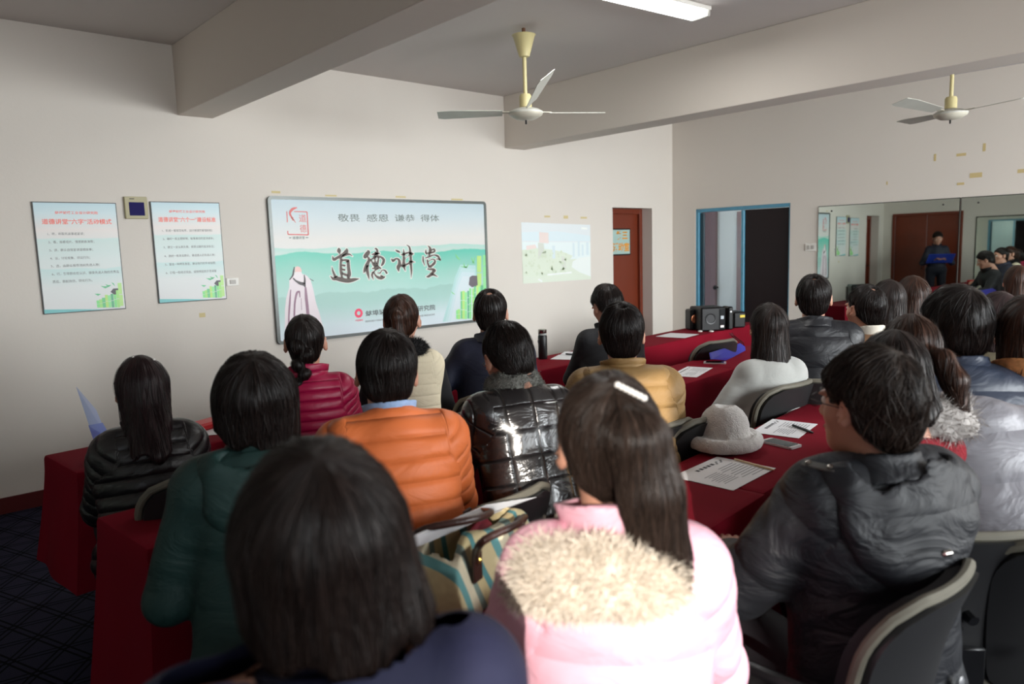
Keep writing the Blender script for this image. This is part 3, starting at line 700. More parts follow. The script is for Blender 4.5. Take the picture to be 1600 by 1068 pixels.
# painted elder in robes
z4 = lambda u, v: bl(420+u/10.68, 400+v/10.68)
pp = lambda pts: [z4(*p) for p in pts]
flats(board, 'painted_robe', [pp([(410, 330), (440, 300), (590, 300), (640, 330), (700, 400), (745, 560), (790, 780), (850, 960), (905, 1180), (940, 1420), (320, 1480), (270, 1200), (268, 900), (290, 700), (340, 520), (342, 400)])], pmat((206, 196, 200)), -.0236)
flats(board, 'painted_face', [pp([(440, 180), (480, 168), (525, 185), (550, 240), (540, 300), (500, 330), (450, 320), (430, 250)])], pmat((212, 178, 172)), -.0240)
flats(board, 'painted_beard', [pp([(425, 270), (470, 260), (540, 262), (580, 330), (585, 400), (560, 440), (500, 430), (440, 380), (412, 330)])], pmat((210, 202, 204)), -.0243)
V, F = brush([[(425, 175, 10), (412, 250, 24), (400, 320, 26), (345, 395, 14)], [(405, 365, 20), (450, 410, 26), (520, 450, 50), (585, 470, 50), (610, 520, 14)], [(590, 310, 14), (600, 400, 30), (592, 470, 40)], [(680, 375, 8), (745, 412, 14)]], z4, 0, -.0247)
meshobj('painted_hair', V, F, pmat((72, 66, 68)), board)
V, F = brush([[(612, 520, 30), (625, 700, 48), (650, 940, 50), (670, 1300, 54)], [(365, 560, 16), (350, 760, 30), (335, 1000, 28), (330, 1300, 26)], [(520, 590, 30), (470, 610, 36), (438, 750, 30), (428, 900, 28), (420, 1300, 26)], [(512, 600, 26), (520, 690, 14)], [(540, 700, 8), (548, 900, 8)]], z4, 0, -.0247)
meshobj('painted_robe_trim', V, F, pmat((136, 104, 122)), board)
# painted bamboo and rock
z5 = lambda u, v: bl(680+u/7.63, 370+v/7.63)
pq = lambda pts: [z5(*p) for p in pts]
mist = [(300, 330), (480, 340), (505, 600), (485, 985), (240, 1000), (90, 1010), (180, 700), (240, 470)]
for q_, (k_, c_) in enumerate(((1.0, (160, 194, 192)), (.90, (172, 198, 198)), (.80, (182, 200, 204)), (.68, (190, 202, 206)))):
    flats(board, 'painted_mist', [pq([(330+(u-330)*k_+(1-k_)*60, 760+(v-760)*(k_ if v < 900 else 1)) for u, v in mist])], pmat(c_), -.0231-.0001*q_)
flats(board, 'painted_rock', [pq([(410, 480), (440, 460), (500, 462), (508, 600), (470, 590), (440, 600), (400, 570)])], pmat((92, 86, 92)), -.0243)
greens = [(124, 204, 128), (150, 204, 122), (104, 184, 128), (170, 206, 118), (136, 208, 142), (92, 164, 124)]
rb = random.Random(12)
def stalk(parent, mp, x, y0, y1, wd, c, y):
    """one painted bamboo stalk: segments with pale joints"""
    n = max(2, int(abs(y1-y0)/(wd*3.2))); k = mat('print_%d_%d_%d' % c, A(*c), .45, srgb=False); P = []
    for i in range(n):
        a_, b_ = y0+(y1-y0)*i/n, y0+(y1-y0)*(i+.94)/n; dx = (i-n/2)*wd*.03
        P.append([mp(x-wd/2+dx, a_), mp(x+wd/2+dx, a_), mp(x+wd*.46+dx, b_), mp(x-wd*.46+dx, b_)])
    o = flats(parent, 'painted_bamboo', P, k, y); o['kind'] = 'stuff'
stalk(board, z5, 525, 225, 640, 52, (166, 200, 116), -.0241); stalk(board, z5, 588, 215, 620, 38, (134, 200, 138), -.0240)
for i, x in enumerate(range(262, 590, 27)):
    stalk(board, z5, x+rb.uniform(-5, 5), (860 if x < 300 else 640 if x < 420 else 590)+rb.uniform(-15, 25), 985-rb.uniform(0, 8), rb.uniform(22, 34), greens[i % 6], -.0240-.00004*i)
V, F = brush([[(240, 205, 4), (270, 250, 18), (300, 275, 4)], [(300, 350, 4), (370, 360, 16), (395, 320, 4)], [(340, 310, 4), (350, 350, 14), (380, 370, 4)], [(430, 240, 5), (450, 290, 16), (470, 320, 4)], [(440, 320, 4), (462, 280, 12), (472, 230, 4)], [(190, 650, 4), (210, 670, 10), (235, 685, 4)]], z5, 0, -.0246)
meshobj('painted_leaves', V, F, pmat((120, 190, 124)), board)

# --- two text posters
def poster(x0, x1, z1_, z0_, label, title, lines, tx0, tx1, inst, lx, ys):
    r = empty('wall_poster', ((x0+x1)/2, D, (z0_+z1_)/2), 0, label, 'poster'); w2, h2 = (x1-x0)/2, (z1_-z0_)/2
    MB().box((0, -.008, 0), (2*w2, .016, 2*h2), .002).build('poster_board', FR2, r)
    bg = print_bg('poster_print_%s' % label[:9].replace(' ', '_'), [(-h2, (196, 196, 196)), (-h2*.35, (192, 198, 196)), (h2*.1, (186, 198, 196)), (h2*.5, (200, 194, 190)), (h2*.8, (178, 196, 200)), (h2, (162, 188, 196))],
                  [(h2*.35, .02, 4, (176, 196, 192), .14, 0), (-h2*.2, .025, 6, (172, 196, 194), .12, 0)])
    MB().box((0, -.0165, 0), (2*w2-.012, .002, 2*h2-.012)).build('printed_sheet', bg, r)
    X = lambda u: -w2+u*2*w2; Z = lambda v: h2-v*2*h2
    rd = pmat((226, 92, 74)); gy = pmat((88, 92, 90))
    fit_text(r, 'heading_lettering', '蚌埠玻璃工业设计研究院', X(inst[0]), X(inst[1]), Z(.095), .019, rd, -.0182, .012)
    fit_text(r, 'title_lettering', title, X(tx0), X(tx1), Z(.175), .035, rd, -.0182, .016)
    for (t, u1), v in zip(lines, ys):
        fit_text(r, 'text_line', t, X(lx), X(u1), Z(v), .019, gy, -.0182, .002)
    flats(r, 'teal_footer', [[(X(.008), Z(.992)), (X(.75), Z(.992)), (X(.4), Z(.972)), (X(.008), Z(.955))]], pmat((110, 176, 176)), -.0180)
    flats(r, 'painted_rock', [[(X(.82), Z(.83)), (X(.86), Z(.80)), (X(.93), Z(.80)), (X(.945), Z(.84)), (X(.92), Z(.86)), (X(.86), Z(.855))]], pmat((74, 72, 76)), -.0184)
    rp = random.Random(5)
    for i in range(8):
        x = .655+.036*i; stalk(r, lambda u, v: (X(u), Z(v)), x, .90-.012*i+rp.uniform(-.01, .01), .972+.002*i, rp.uniform(.03, .044), greens[i % 6], -.0182-.00003*i)
    stalk(r, lambda u, v: (X(u), Z(v)), .945, .75, .975, .05, (166, 206, 130), -.0186)
    meshobj('painted_leaves', [(v[0], v[1], v[2]) for v in brush2([[(.70, .77), (.76, .785), (.82, .775)], [(.76, .755), (.80, .775), (.84, .765)], [(.84, .74), (.87, .76), (.885, .78)], [(.62, .84), (.66, .85), (.70, .845)]], X, Z, .007)], B2F, pmat((96, 176, 128)), r)
    return r
B2F = []
def brush2(st, X, Z, wd):
    global B2F
    V = []; B2F = []
    for s in st:
        b = len(V); (a0, a1), (b0, b1), (c0, c1) = s
        V += [(X(a0), -.0186, Z(a1)), (X(b0), -.0186, Z(b1)+wd), (X(c0), -.0186, Z(c1)), (X(b0), -.0186, Z(b1)-wd)]; B2F.append((b, b+3, b+2, b+1))
    return V
ys7 = (.285, .358, .430, .503, .572, .643, .712)
poster(.895, 1.375, 1.937, 1.228, 'framed text poster with six numbered lines, nearest the left picture edge', '道德讲堂“六字”活动模式',
       [('1、听，听取先进事迹宣讲；', .57), ('2、看，观看短片、情景剧表演等；', .68), ('3、讲，群众自我宣讲道德故事；', .655), ('4、议，讨论现象、评议行为；', .61), ('5、选，由群众推荐选树先进人物；', .72), ('6、行，引导群众在认识、接受先进人物的优秀品', .95), ('质后，群起效仿，转化行为。', .61)], .09, .92, (.25, .76), .14, ys7)
poster(1.588, 2.062, 1.952, 1.248, 'framed text poster between the small control screen and the wall socket', '道德讲堂“六个一”建设标准',
       [('1、形成一套规范有序、运行便捷的管理机制；', .86), ('2、编印一批主题鲜明、故事真切的宣讲读本；', .87), ('3、建立一支认真负责、素质过硬的宣讲队伍；', .87), ('4、选树一批来自群众、事迹感人的先进人物；', .87), ('5、营造一种师生皆宜、融洽热烈的环境氛围；', .87), ('6、打造一批特点突出、成效明显的示范讲堂', .87)], .09, .92, (.25, .77), .13, (.285, .365, .448, .535, .618, .70))
# --- little control screen
a = ony(192, 307, D); b = ony(231, 342, D); r = empty('control_panel', ((a.x+b.x)/2, D, (a.z+b.z)/2), 0, 'beige wall control panel with a dark blue screen between the two posters', 'control panel')
wd = b.x-a.x; ht = a.z-b.z
MB().box((0, -.012, 0), (wd, .024, ht), .004).build('panel_case', mat('beige_case', (176, 168, 132), .5), r)
MB().box((0.002, -.0255, -.008), (wd*.66, .004, ht*.6), .001).build('screen', mat('blue_screen', (22, 14, 84), .5, spec=.1), r)
MB().box((-.025, -.0245, ht*.4), (.03, .002, .005)).build('lamp_mark', m_dark, r)

# --- projector light painted as flat, faintly glowing patches, daylight wash mixed into the colours
TL, TR, BL, BR = ony(814, 347, D), ony(922, 351, D), ony(817, 443, D), ony(923, 436, D)
r = empty('projected_picture', ((TL.x+TR.x)/2, D-.002, (TL.z+BR.z)/2), 0, 'faint projected city and lake picture on the front wall beside the poster board', 'projection')
def pj(u, v): p = (TL*(1-u)+TR*u)*(1-v)+(BL*(1-u)+BR*u)*v; return (p.x-r.location.x, p.z-r.location.z)
def pjm(c, e=.06):
    c = tuple(int(v*.5+w_*.5) for v, w_ in zip(c, (208, 208, 206))); return mat('projected_%d_%d_%d' % c, A(*c, 1.22), .8, srgb=False, emit=(lin(c), e))
def pflat(name, polys, c, y): flats(r, name, [[pj(*p) for p in q] for q in polys], pjm(c), y)
pflat('projected_sky', [[(0, 0), (1, 0), (1, .32), (0, .32)]], (196, 208, 214), -.0002)
pflat('projected_sky', [[(0, .32), (1, .32), (1, .62), (0, .62)]], (202, 222, 224), -.0002)
pflat('projected_sky', [[(0, .16), (.5, .13), (1, .20), (1, .30), (0, .30)]], (186, 212, 222), -.0004)
pflat('projected_ground', [[(0, .62), (1, .62), (1, 1), (0, 1)]], (190, 206, 180), -.0002)
pflat('projected_lake', [[(.72, .66), (.82, .60), (1, .58), (1, .95), (.82, .86), (.70, .76)]], (212, 224, 220), -.0005)
pflat('projected_red_building', [[(.24, .15), (.37, .16), (.37, .34), (.24, .33)], [(.06, .38), (.18, .36), (.20, .42), (.06, .45)]], (214, 186, 178), -.0006)
pflat('projected_dark_building', [[(.22, .33), (.30, .34), (.31, .55), (.22, .6)], [(.55, .56), (.60, .57), (.62, .76), (.56, .78)]], (178, 186, 170), -.0006)
pflat('projected_towers', [[(.72, .33), (.75, .33), (.75, .58), (.72, .58)], [(.80, .30), (.83, .3), (.83, .57), (.80, .57)], [(.86, .36), (.89, .36), (.89, .56), (.86, .56)], [(.93, .32), (.97, .32), (.97, .55), (.93, .55)], [(.42, .38), (.46, .38), (.46, .6), (.42, .6)]], (178, 204, 214), -.0006)
pflat('projected_trees', [[(0, .45), (.2, .42), (.42, .45), (.60, .5), (.72, .56), (.66, .66), (.5, .8), (.34, .92), (.1, .9), (0, .86)]], (188, 206, 176), -.0004)
q = []; rr = random.Random(4)
for i in range(60):
    u, v = rr.uniform(.02, .62), rr.uniform(.45, .86); s = rr.uniform(.01, .028); q.append([(u, v-s*1.6), (u+s, v), (u+s*.4, v+s*1.4), (u-s, v+s*.5)])
pflat('projected_treetops', q, (176, 196, 158), -.0007)
pflat('projected_caption', [[(.34, .86), (.70, .84), (.70, .87), (.34, .89)], [(.86, .05), (.95, .055), (.95, .09), (.86, .085)], [(.22, .93), (.27, .97), (.26, 1.0), (.2, .95)]], (222, 230, 226), -.0008)
# ------------------------------------------------------------------ tables with wine-red cloths
TZ = .75
m_cloth = mat('wine_red_cloth', (118, 5, 28), .9, spec=.15, var=(2.2, .10), bump=('weave', 420, .08))
m_ttop = mat('table_laminate', (150, 120, 90), .4); m_tleg = mat('table_leg_metal', (170, 170, 160), .35, metal=.7)
def table(x0, farY0, ang, L_, wd, lab_t, lab_c, drop=(.08, .08), seed=1, dropz=None, ends=(1, 1)):
    """far left corner at (x0, farY0); runs along +x turned by ang; local frame origin there"""
    r = empty('training_table', (x0, farY0, 0), ang, lab_t, 'table', 'narrow training tables in rows')
    MB().box((L_/2, -wd/2, TZ-.022), (L_-.03, wd-.03, .03), .004).build('tabletop', m_ttop, r)
    for sx in (.22, L_-.22):
        MB().box((sx, -wd/2, .38), (.05, .04, .68), .006).build('leg', m_tleg, r)
        MB().tube([(sx, -wd+.0, .02), (sx, -wd+.06, .035), (sx, -wd/2, .045), (sx, -.06, .035), (sx, 0, .02)], .018, 8).build('foot_bar', m_tleg, r, True)
    # cloth: rounded loop, rings going out over the edge and down
    rg = np.random.default_rng(seed); per = []
    nx, ny = max(8, int(L_/.035)), max(4, int(wd/.035))
    for i in range(nx): per.append((L_*i/nx, 0, 0, 1))
    for i in range(ny): per.append((L_, -wd*i/ny, 1, 0))
    for i in range(nx): per.append((L_*(1-i/nx), -wd, 0, -1))
    for i in range(ny): per.append((0, -wd*(1-i/ny), -1, 0))
    n = len(per); s = np.arange(n)/n*2*PI; cum = np.arange(n)*.035
    ph = rg.uniform(0, 6, 4); fold = np.sin(cum*9+ph[0]+1.2*np.sin(cum*2.3+ph[1]))*.5+np.sin(cum*17+ph[2])*.25+np.sin(cum*4.1+ph[3])*.4
    zb = drop[0] if dropz is None else dropz
    rings = [(-.03, TZ+.004), (-.008, TZ+.0045), (.0, TZ+.001), (.004, TZ-.012), (.006, TZ-.06)]
    for k in range(1, 9): rings.append((.006+.05*(k/8)**1.2, TZ-.06-(TZ-.06-zb)*k/8))
    V = []; cx, cy = L_/2, -wd/2
    for q, (o, z) in enumerate(rings):
        a = max(0, (q-4)/8)
        for i, (x, y, nx_, ny_) in enumerate(per):
            oo = o+fold[i]*.022*a+(.012*a if True else 0)
            # corners: normals blended
            dx, dy = nx_, ny_
            ex = min(abs(x), abs(L_-x)); ey = min(abs(y), abs(wd+y))
            if ny_ != 0 and ex < .05: dx = (-1 if x < L_/2 else 1)*(1-ex/.05)
            if nx_ != 0 and ey < .05: dy = (1 if y > -wd/2 else -1)*(1-ey/.05)
            fx_ = ends[0] if dx < 0 else ends[1]
            V.append((x+(dx*oo if fx_ or oo < 0 else min(0, oo)), y+dy*oo, z))
    F = [((q+1)*n+i, (q+1)*n+(i+1) % n, q*n+(i+1) % n, q*n+i) for q in range(len(rings)-1) for i in range(n)]
    F.append(tuple(range(n))[::-1])
    o = MB().add(V, F).build('tablecloth', m_cloth, None, True)
    o.location = (x0, farY0, 0); o.rotation_euler = (0, 0, ang); tag(o, lab_c, 'tablecloth', 'wine-red tablecloths')
    return r
SL = .094; AN = math.atan(SL)
rowY = lambda row, x: (3.49+SL*x, 2.485+.09*x, 1.325+.098*x)[row]
names = ['front row', 'second row', 'nearest row']
def row(rw, xs, wd, labs, dz):
    for i in range(len(xs)-1):
        x = xs[i]; L_ = (xs[i+1]-xs[i])/math.cos(AN)-.006
        table(x, rowY(rw, x), AN, L_, wd, 'training table hidden under the '+labs[i], 'wine-red cloth on the '+labs[i], seed=rw*7+i, dropz=dz[i], ends=(i == 0, i == len(xs)-2))
row(0, [.53, 2.34, 4.14, 6.6], .40, ['front table by the woman in shiny black', 'front table with the black bottle on it', 'front table carrying the black loudspeakers'], [.30, .2, .06])
row(1, [.50, 2.30, 4.08, 5.9], .39, ['second-row table by the green coat', 'second-row table before the tan jacket', 'second-row table before the man in the brown coat'], [.04, .06, .06])
row(2, [.37, 2.06, 3.86], .38, ['nearest table, under the striped handbag', 'nearest-row table by the man with swept hair'], [.04, .06])

# ------------------------------------------------------------------ chairs
m_seat = mat('black_seat_fabric', (30, 30, 33), .8, bump=('weave', 500, .15)); m_shell = mat('black_shell', (34, 34, 35), .5); m_rim = mat('worn_grey_rim', (104, 100, 88), .6, var=(14, .2)); m_frame = mat('black_frame', (22, 22, 24), .35, metal=.3)
def chair_parts():
    P = []
    # backrest: curved pad. u across, v up
    nu, nv = 20, 16
    def surf(off, inset=0):
        V = []
        for j in range(nv+1):
            v = j/nv
            for i in range(nu+1):
                u = i/nu*2-1
                wv = .225*(1-.10*(1-v))-inset
                # round the top corners
                rr_ = .10; x = u*wv; z = .46+inset+v*(.42-2*inset)
                if v > .72: wc = wv-rr_+rr_*math.sqrt(max(0, 1-((v-.72)/.28)**2)); x = u*wc
                if v < .12: wc = wv-.04+.04*math.sqrt(max(0, 1-((.12-v)/.12)**2)); x = u*wc
                y = -.235-.07*(v-.2)+.055*(x/.225)**2+off+.025*math.sin(PI*v)
                V.append((x, y, z))
        return V
    def shell(offa, offb, inset):
        A_ = surf(offa, inset); B_ = surf(offb, inset); n = len(A_); w_ = nu+1; F = []
        for j in range(nv):
            for i in range(nu):
                a = j*w_+i; F.append((a, a+1, a+w_+1, a+w_)); F.append((n+a, n+a+w_, n+a+w_+1, n+a+1))
        ed = [i for i in range(w_)]+[j*w_+nu for j in range(1, nv+1)]+[nv*w_+i for i in range(nu-1, -1, -1)]+[j*w_ for j in range(nv-1, 0, -1)]
        for a, b in zip(ed, ed[1:]+ed[:1]): F.append((a, n+a, n+b, b))
        return A_+B_, F, [A_[i] for i in ed]
    V, F, ed = shell(.0, .035, .012); P.append(('backrest', MB().add(V, F), m_seat))
    V, F, _ = shell(-.022, -.001, .016); P.append(('back_shell', MB().add(V, F), m_shell))
    _, _, ed = shell(0, .01, .006)
    P.append(('back_rim', MB().tube([(p[0], p[1]-.003, p[2]) for p in ed], .012, 8, closed=True), m_rim))
    m = MB(); prof = rrect(.46, .44, .09, 5)
    k = len(prof); rings = [(.94, .425), (1, .44), (1.0, .462), (.93, .475), (.6, .482)]
    V = [(p[0]*s, p[1]*s, z) for s, z in rings for p in prof]; F = [(a*k+i, a*k+(i+1) % k, (a+1)*k+(i+1) % k, (a+1)*k+i) for a in range(len(rings)-1) for i in range(k)]+[tuple(range(k))[::-1], tuple((len(rings)-1)*k+i for i in range(k))]
    P.append(('seat', m.add(V, F), m_seat))
    for s in (-1, 1):
        P.append(('leg', MB().tube([(s*.215, .2, .42), (s*.235, .235, .2), (s*.24, .245, .012)], .0125, 8), m_frame))
        P.append(('leg', MB().tube([(s*.215, -.17, .42), (s*.235, -.22, .2), (s*.24, -.25, .012)], .0125, 8), m_frame))
        P.append(('armrest', MB().tube([(s*.235, -.23, .66), (s*.25, -.16, .68), (s*.25, .10, .67), (s*.25, .16, .62), (s*.238, .17, .43)], .0135, 8), m_frame))
        P.append(('bolt_cap', MB().lathe([(.016, 0), (.016, .006), (.009, .010)], 10, M=Matrix.Translation((s*.13, -.265, .60)) @ Matrix.Rotation(PI/2, 4, 'X')), mat('steel_cap', (190, 192, 196), .3, metal=.8)))
    P.append(('seat_frame', MB().tube([(-.215, .19, .425), (.215, .19, .425), (.215, -.18, .425), (-.215, -.18, .425)], .012, 8, closed=True), m_frame))
    P.append(('back_bracket', MB().box((0, -.262, .46), (.07, .012, .26), .004), m_frame))
    return P
CHP = [(n, mb.build(n, m, None, True), m) for n, mb, m in chair_parts()]
for n, o, m in CHP: COL.objects.unlink(o)
def chair(x, y, yaw, label):
    r = empty('conference_chair', (x, y, 0), yaw-PI/2, label, 'chair', 'black conference chairs')
    for n, o, m in CHP:
        c = o.copy(); c.name = n; COL.objects.link(c); c.parent = r
    return r

# ------------------------------------------------------------------ things on the tables
m_paper = mat('white_paper', (226, 226, 228), .6); m_ptxt = mat('print_grey', (120, 122, 128), .6); m_pblk = mat('print_black', (40, 40, 44), .6)
def sheet(quad, label, z=TZ+.0055, t=.0012, name='paper_sheet', rot=0, text=True, curl=0.0):
    """quad = pixel corners (near the title end first); the sheet lies on the table"""
    q = [onz(px, py, z) for px, py in quad]; c = (q[0]+q[1]+q[2]+q[3])/4
    ex = ((q[1]-q[0])+(q[2]-q[3]))/2; lw = ex.length; ex.normalize(); ey = Vector((-ex.y, ex.x, 0))
    if ey.dot(q[3]-q[0]) < 0: ey = -ey
    lh = abs(((q[3]-q[0])+(q[2]-q[1])).dot(ey))/2
    r = empty(name, (c.x, c.y, z), 0, label, 'paper', 'programme sheets on the tables')
    def P(u, v, h=0): p = ex*((u-.5)*lw)+ey*((v-.5)*lh); return (p.x, p.y, h+.0)
    m = MB(); m.add([P(0, 0), P(1, 0), P(1, 1), P(0, 1), P(0, 0, t), P(1, 0, t), P(1, 1, t), P(0, 1, t)], [(3, 2, 1, 0), (4, 5, 6, 7), (0, 1, 5, 4), (1, 2, 6, 5), (2, 3, 7, 6), (3, 0, 4, 7)]); m.build('sheet', m_paper, r)
    if text:
        rg = random.Random(int(quad[0][0])); V = MB(); K = MB(); h = t+.0004
        def bar(mb, u0, u1, v, dv): mb.add([P(u0, v-dv, h), P(u1, v-dv, h), P(u1, v+dv, h), P(u0, v+dv, h)], [(0, 1, 2, 3)])
        for i in range(9): bar(V, .12, .12+rg.uniform(.25, .42), .36+i*.065, .008)
        for i in range(8): bar(V, .56, .56+rg.uniform(.22, .34), .42+i*.05, .007)
        for i in range(5):
            u = .30+i*.08; bar(K, u, u+.055, .16, .035)
        V.build('print_lines', m_ptxt, r)
        for k in range(4):
            u, v = .09+k*.05, .14+.05*(k % 2); K.add([P(u, v, h), P(u+.03, v+.035, h), P(u+.05, v, h), P(u+.02, v-.02, h)], [(0, 1, 2, 3)])
        K.build('print_title', m_pblk, r)
    return r
# corners listed: title-left, title-right, bottom-right, bottom-left
sheet([(1122, 712), (1055, 743), (1140, 768), (1211, 733)], 'printed sheet with a pencil on it, in front of the grey hat')
sheet([(1212, 653), (1176, 672), (1246, 688), (1273, 664)], 'printed sheet under the black pen, behind the white phone')
sheet([(1068, 572), (1055, 586), (1080, 590), (1120, 575)], 'printed sheet on the second-row table right of the tan jacket')
sheet([(1048, 519), (1030, 525), (1064, 528.5), (1092, 523)], 'printed sheet on the front table left of the loudspeakers', text=False)
sheet([(873, 554), (862, 560), (897, 563), (912, 555)], 'printed sheet beside the black bottle on the front table', text=False)
sheet([(880, 550.5), (876, 553.5), (905, 555), (914, 548)], 'second sheet behind the one beside the black bottle', z=TZ+.009, text=False)
sheet([(320, 667), (312, 676), (335, 684), (345, 672)], 'white sheet on the front table between the black jacket and the dark bob', text=False)
sheet([(712, 668), (703, 676), (735, 684), (742, 676)], 'white sheet on the second-row table beside the leather jacket sleeve', text=False)
def rod(name, a, b, r_, m, label, cat, tipm=None, z=TZ+.012):
    p, q = onz(*a, z), onz(*b, z); d = q-p; L_ = d.length
    e = empty(name, (p.x, p.y, z), math.atan2(d.y, d.x), label, cat)
    MB().tube([(0, 0, 0), (L_*.52, 0, 0)], r_, 8).build('barrel', m, e, True)
    MB().tube([(L_*.52, 0, 0), (L_*.9, 0, 0), (L_, 0, 0)], [r_*1.1, r_*1.1, r_*.3], 8).build('cap', tipm or m, e, True)
rod('pen', (1239, 664), (1271, 676), .0055, m_frame, 'black pen with silver ring lying on the sheet behind the phone', 'pen')
rod('pencil', (1148, 717), (1210, 734), .004, mat('pencil_wood', (206, 182, 142), .5), 'pale wooden pencil along the edge of the nearest sheet', 'pencil')
rod('pen', (884, 552.5), (905, 554), .005, m_frame, 'dark pen on the sheets beside the black bottle', 'pen', z=TZ+.016)
def phone(c, ang, label, L_=.145, wd=.072, z=TZ+.005, blank=False):
    p = onz(*c, z); e = empty('mobile_phone', (p.x, p.y, z), ang, label, 'phone')
    m = MB(); pr = rrect(L_, wd, .010, 4); m.prism(pr, lambda u, v: (u, v, 0), lambda u, v: (u, v, .008)); m.build('phone_body', mat('phone_silver', (206, 204, 204), .3, metal=.3), e)
    m = MB(); pr = rrect(L_*.8, wd-.008, .004, 2); m.prism(pr, lambda u, v: (u, v, .008), lambda u, v: (u, v, .0088)); m.build('phone_screen', mat('phone_glass', (6, 7, 8), .12, spec=.15), e)
    MB().lathe([(.005, .008), (.005, .0088)], 12, (-L_*.45, 0, 0)).build('home_button', m_white, e)
phone((1220, 694), math.radians(-98), 'white-framed smartphone with a dark screen between the two nearest sheets')
phone((1117, 567), math.radians(-60), 'smartphone with a pale case on the second-row table, left of the grey sweater')

# grey felt hat
hp = onz(1142, 700, TZ+.006); hat = empty('felt_hat', (hp.x-.0, hp.y+.03, TZ+.007), .3, 'light grey fuzzy bucket hat on the nearest table', 'hat')
m_felt = mat('grey_felt', (198, 194, 190), .95, sheen=.7, bump=('noise', 180, .6), var=(60, .12))
def hatf(P):
    r = np.linalg.norm(P[:, :2]*np.array([1, 1.08], np.float32), axis=1); z = P[:, 2]
    crown = sd_cap(P, (0, 0, .02), (0, 0, .078), .092, .088)
    dent = sd_ell(P, (.01, 0, .178), (.05, .028, .03)); crown = smax(crown, -dent, .02)
    q = np.stack([r-.124, z-.030], 1); brim = np.linalg.norm(q/np.array([1.1, 1.15], np.float32), axis=1)-.022
    fl = np.maximum(np.abs(z-.03)-.016, r-.115)
    f = smin(smin(crown, brim, .02), fl, .012)
    return np.maximum(f+vnoise(P, 160, 3)*.0012, -z)
V, F = nets(hatf, (-.16, -.16, -.01), (.16, .16, .18), .0045)
V[:, :2] *= 1.07; V[:, 2] *= 1.05; meshobj('hat_felt', V, F, m_felt, hat, True)
# black bottle with steel cap
bp = onz(853, 561, TZ+.004); bo = empty('vacuum_bottle', (bp.x, bp.y+.03, TZ+.005), 0, 'black bottle with a steel screw cap on the front table', 'bottle')
MB().lathe([(.030, 0), (.033, .004), (.033, .165), (.028, .175)], 24).build('bottle_body', mat('bottle_black', (16, 16, 18), .4), bo, True)
MB().lathe([(.029, .174), (.030, .178), (.030, .186), (.027, .188)], 24).build('neck_ring', mat('clear_ring', (170, 175, 172), .2), bo, True)
MB().lathe([(.030, .188), (.031, .191), (.031, .213), (.028, .216)], 24).build('steel_cap', mat('steel', (170, 165, 158), .22, metal=1), bo, True)
MB().tube([(-.03, 0, .15), (-.045, 0, .14), (-.047, 0, .125), (-.033, 0, .12)], .003, 6).build('carry_loop', m_frame, bo, True)
# loudspeakers
m_spk = mat('speaker_black', (10, 10, 12), .4, spec=.3); m_cone = mat('copper_cone', (190, 120, 84), .3, metal=.7)
def spk(px, py, wpx, hpx, name, label, dep=.16, cone=None, yaw=None):
    a = onz(px, py, TZ+.005); dist = (a-CAMP).dot(FW); wd = wpx*dist/F_PX; ht = hpx*dist/F_PX
    r = empty(name, (a.x, a.y, TZ+.006), yaw if yaw is not None else math.radians(-32), label, 'speaker')
    MB().box((0, dep/2, ht/2), (wd, dep, ht), .012).build('cabinet', m_spk, r)
    if cone: MB().lathe([(.036, 0), (.040, .004), (.030, .006), (.012, -.004)], 20, M=Matrix.Translation((0, -.001, ht*.55)) @ Matrix.Rotation(PI/2, 4, 'X')).build('cone', m_cone, r, True)
    return r, wd, ht
r, w1, h1 = spk(1086, 515.5, 15, 32, 'satellite_speaker', 'small black satellite loudspeaker with a copper cone, left of the subwoofer', .13, True)
r, w1, h1 = spk(1115, 517, 41, 37, 'subwoofer', 'black subwoofer box with a control strip between two satellites', .26)
MB().lathe([(.046, 0), (.050, .005), (.040, .004), (.034, -.01)], 24, M=Matrix.Translation((-w1*.12, -.001, h1*.52)) @ Matrix.Rotation(PI/2, 4, 'X')).build('port_ring', m_frame, r, True)
MB().box((w1*.34, -.002, h1*.5), (w1*.22, .006, h1*.86), .002).build('control_strip', mat('gloss_black', (34, 36, 38), .12), r)
MB().box((w1*.34, -.006, h1*.56), (w1*.12, .003, .03)).build('display_label', mat('pale_label', (170, 178, 186), .4), r)
MB().box((w1*.34, -.006, h1*.18), (w1*.14, .003, .02)).build('knob_row', mat('knob_silver', (206, 198, 196), .3, metal=.5), r)
r, w1, h1 = spk(1142, 515, 9, 36, 'satellite_speaker', 'narrow black satellite loudspeaker right of the subwoofer', .14)
MB().lathe([(.008, 0), (.008, .003), (.004, .004)], 12, M=Matrix.Translation((0, 0, h1*.78)) @ Matrix.Rotation(PI/2, 4, 'X')).build('badge', mat('badge_silver', (220, 220, 220), .3, metal=.6), r)
r, w1, h1 = spk(1156, 512, 20, 25, 'amplifier', 'black amplifier with a yellow label at the end of the front table', .2)
r['category'] = 'amplifier'
MB().box((w1*.2, -.003, h1*.72), (w1*.4, .003, h1*.16)).build('yellow_label', mat('yellow_sticker', (220, 196, 30), .4), r)
for k, (px, py) in enumerate(((1094, 518), (1111.5, 518))):
    p = onz(px, py, TZ+.006); o = MB().lathe([(.02, 0), (.022, .006), (.012, .012)], 14, (0, 0, 0)).build('round_lid', m_white, None, True); o.location = p; tag(o, ('white round lid below the copper cone speaker', 'small white cap in front of the subwoofer')[k], 'lid')
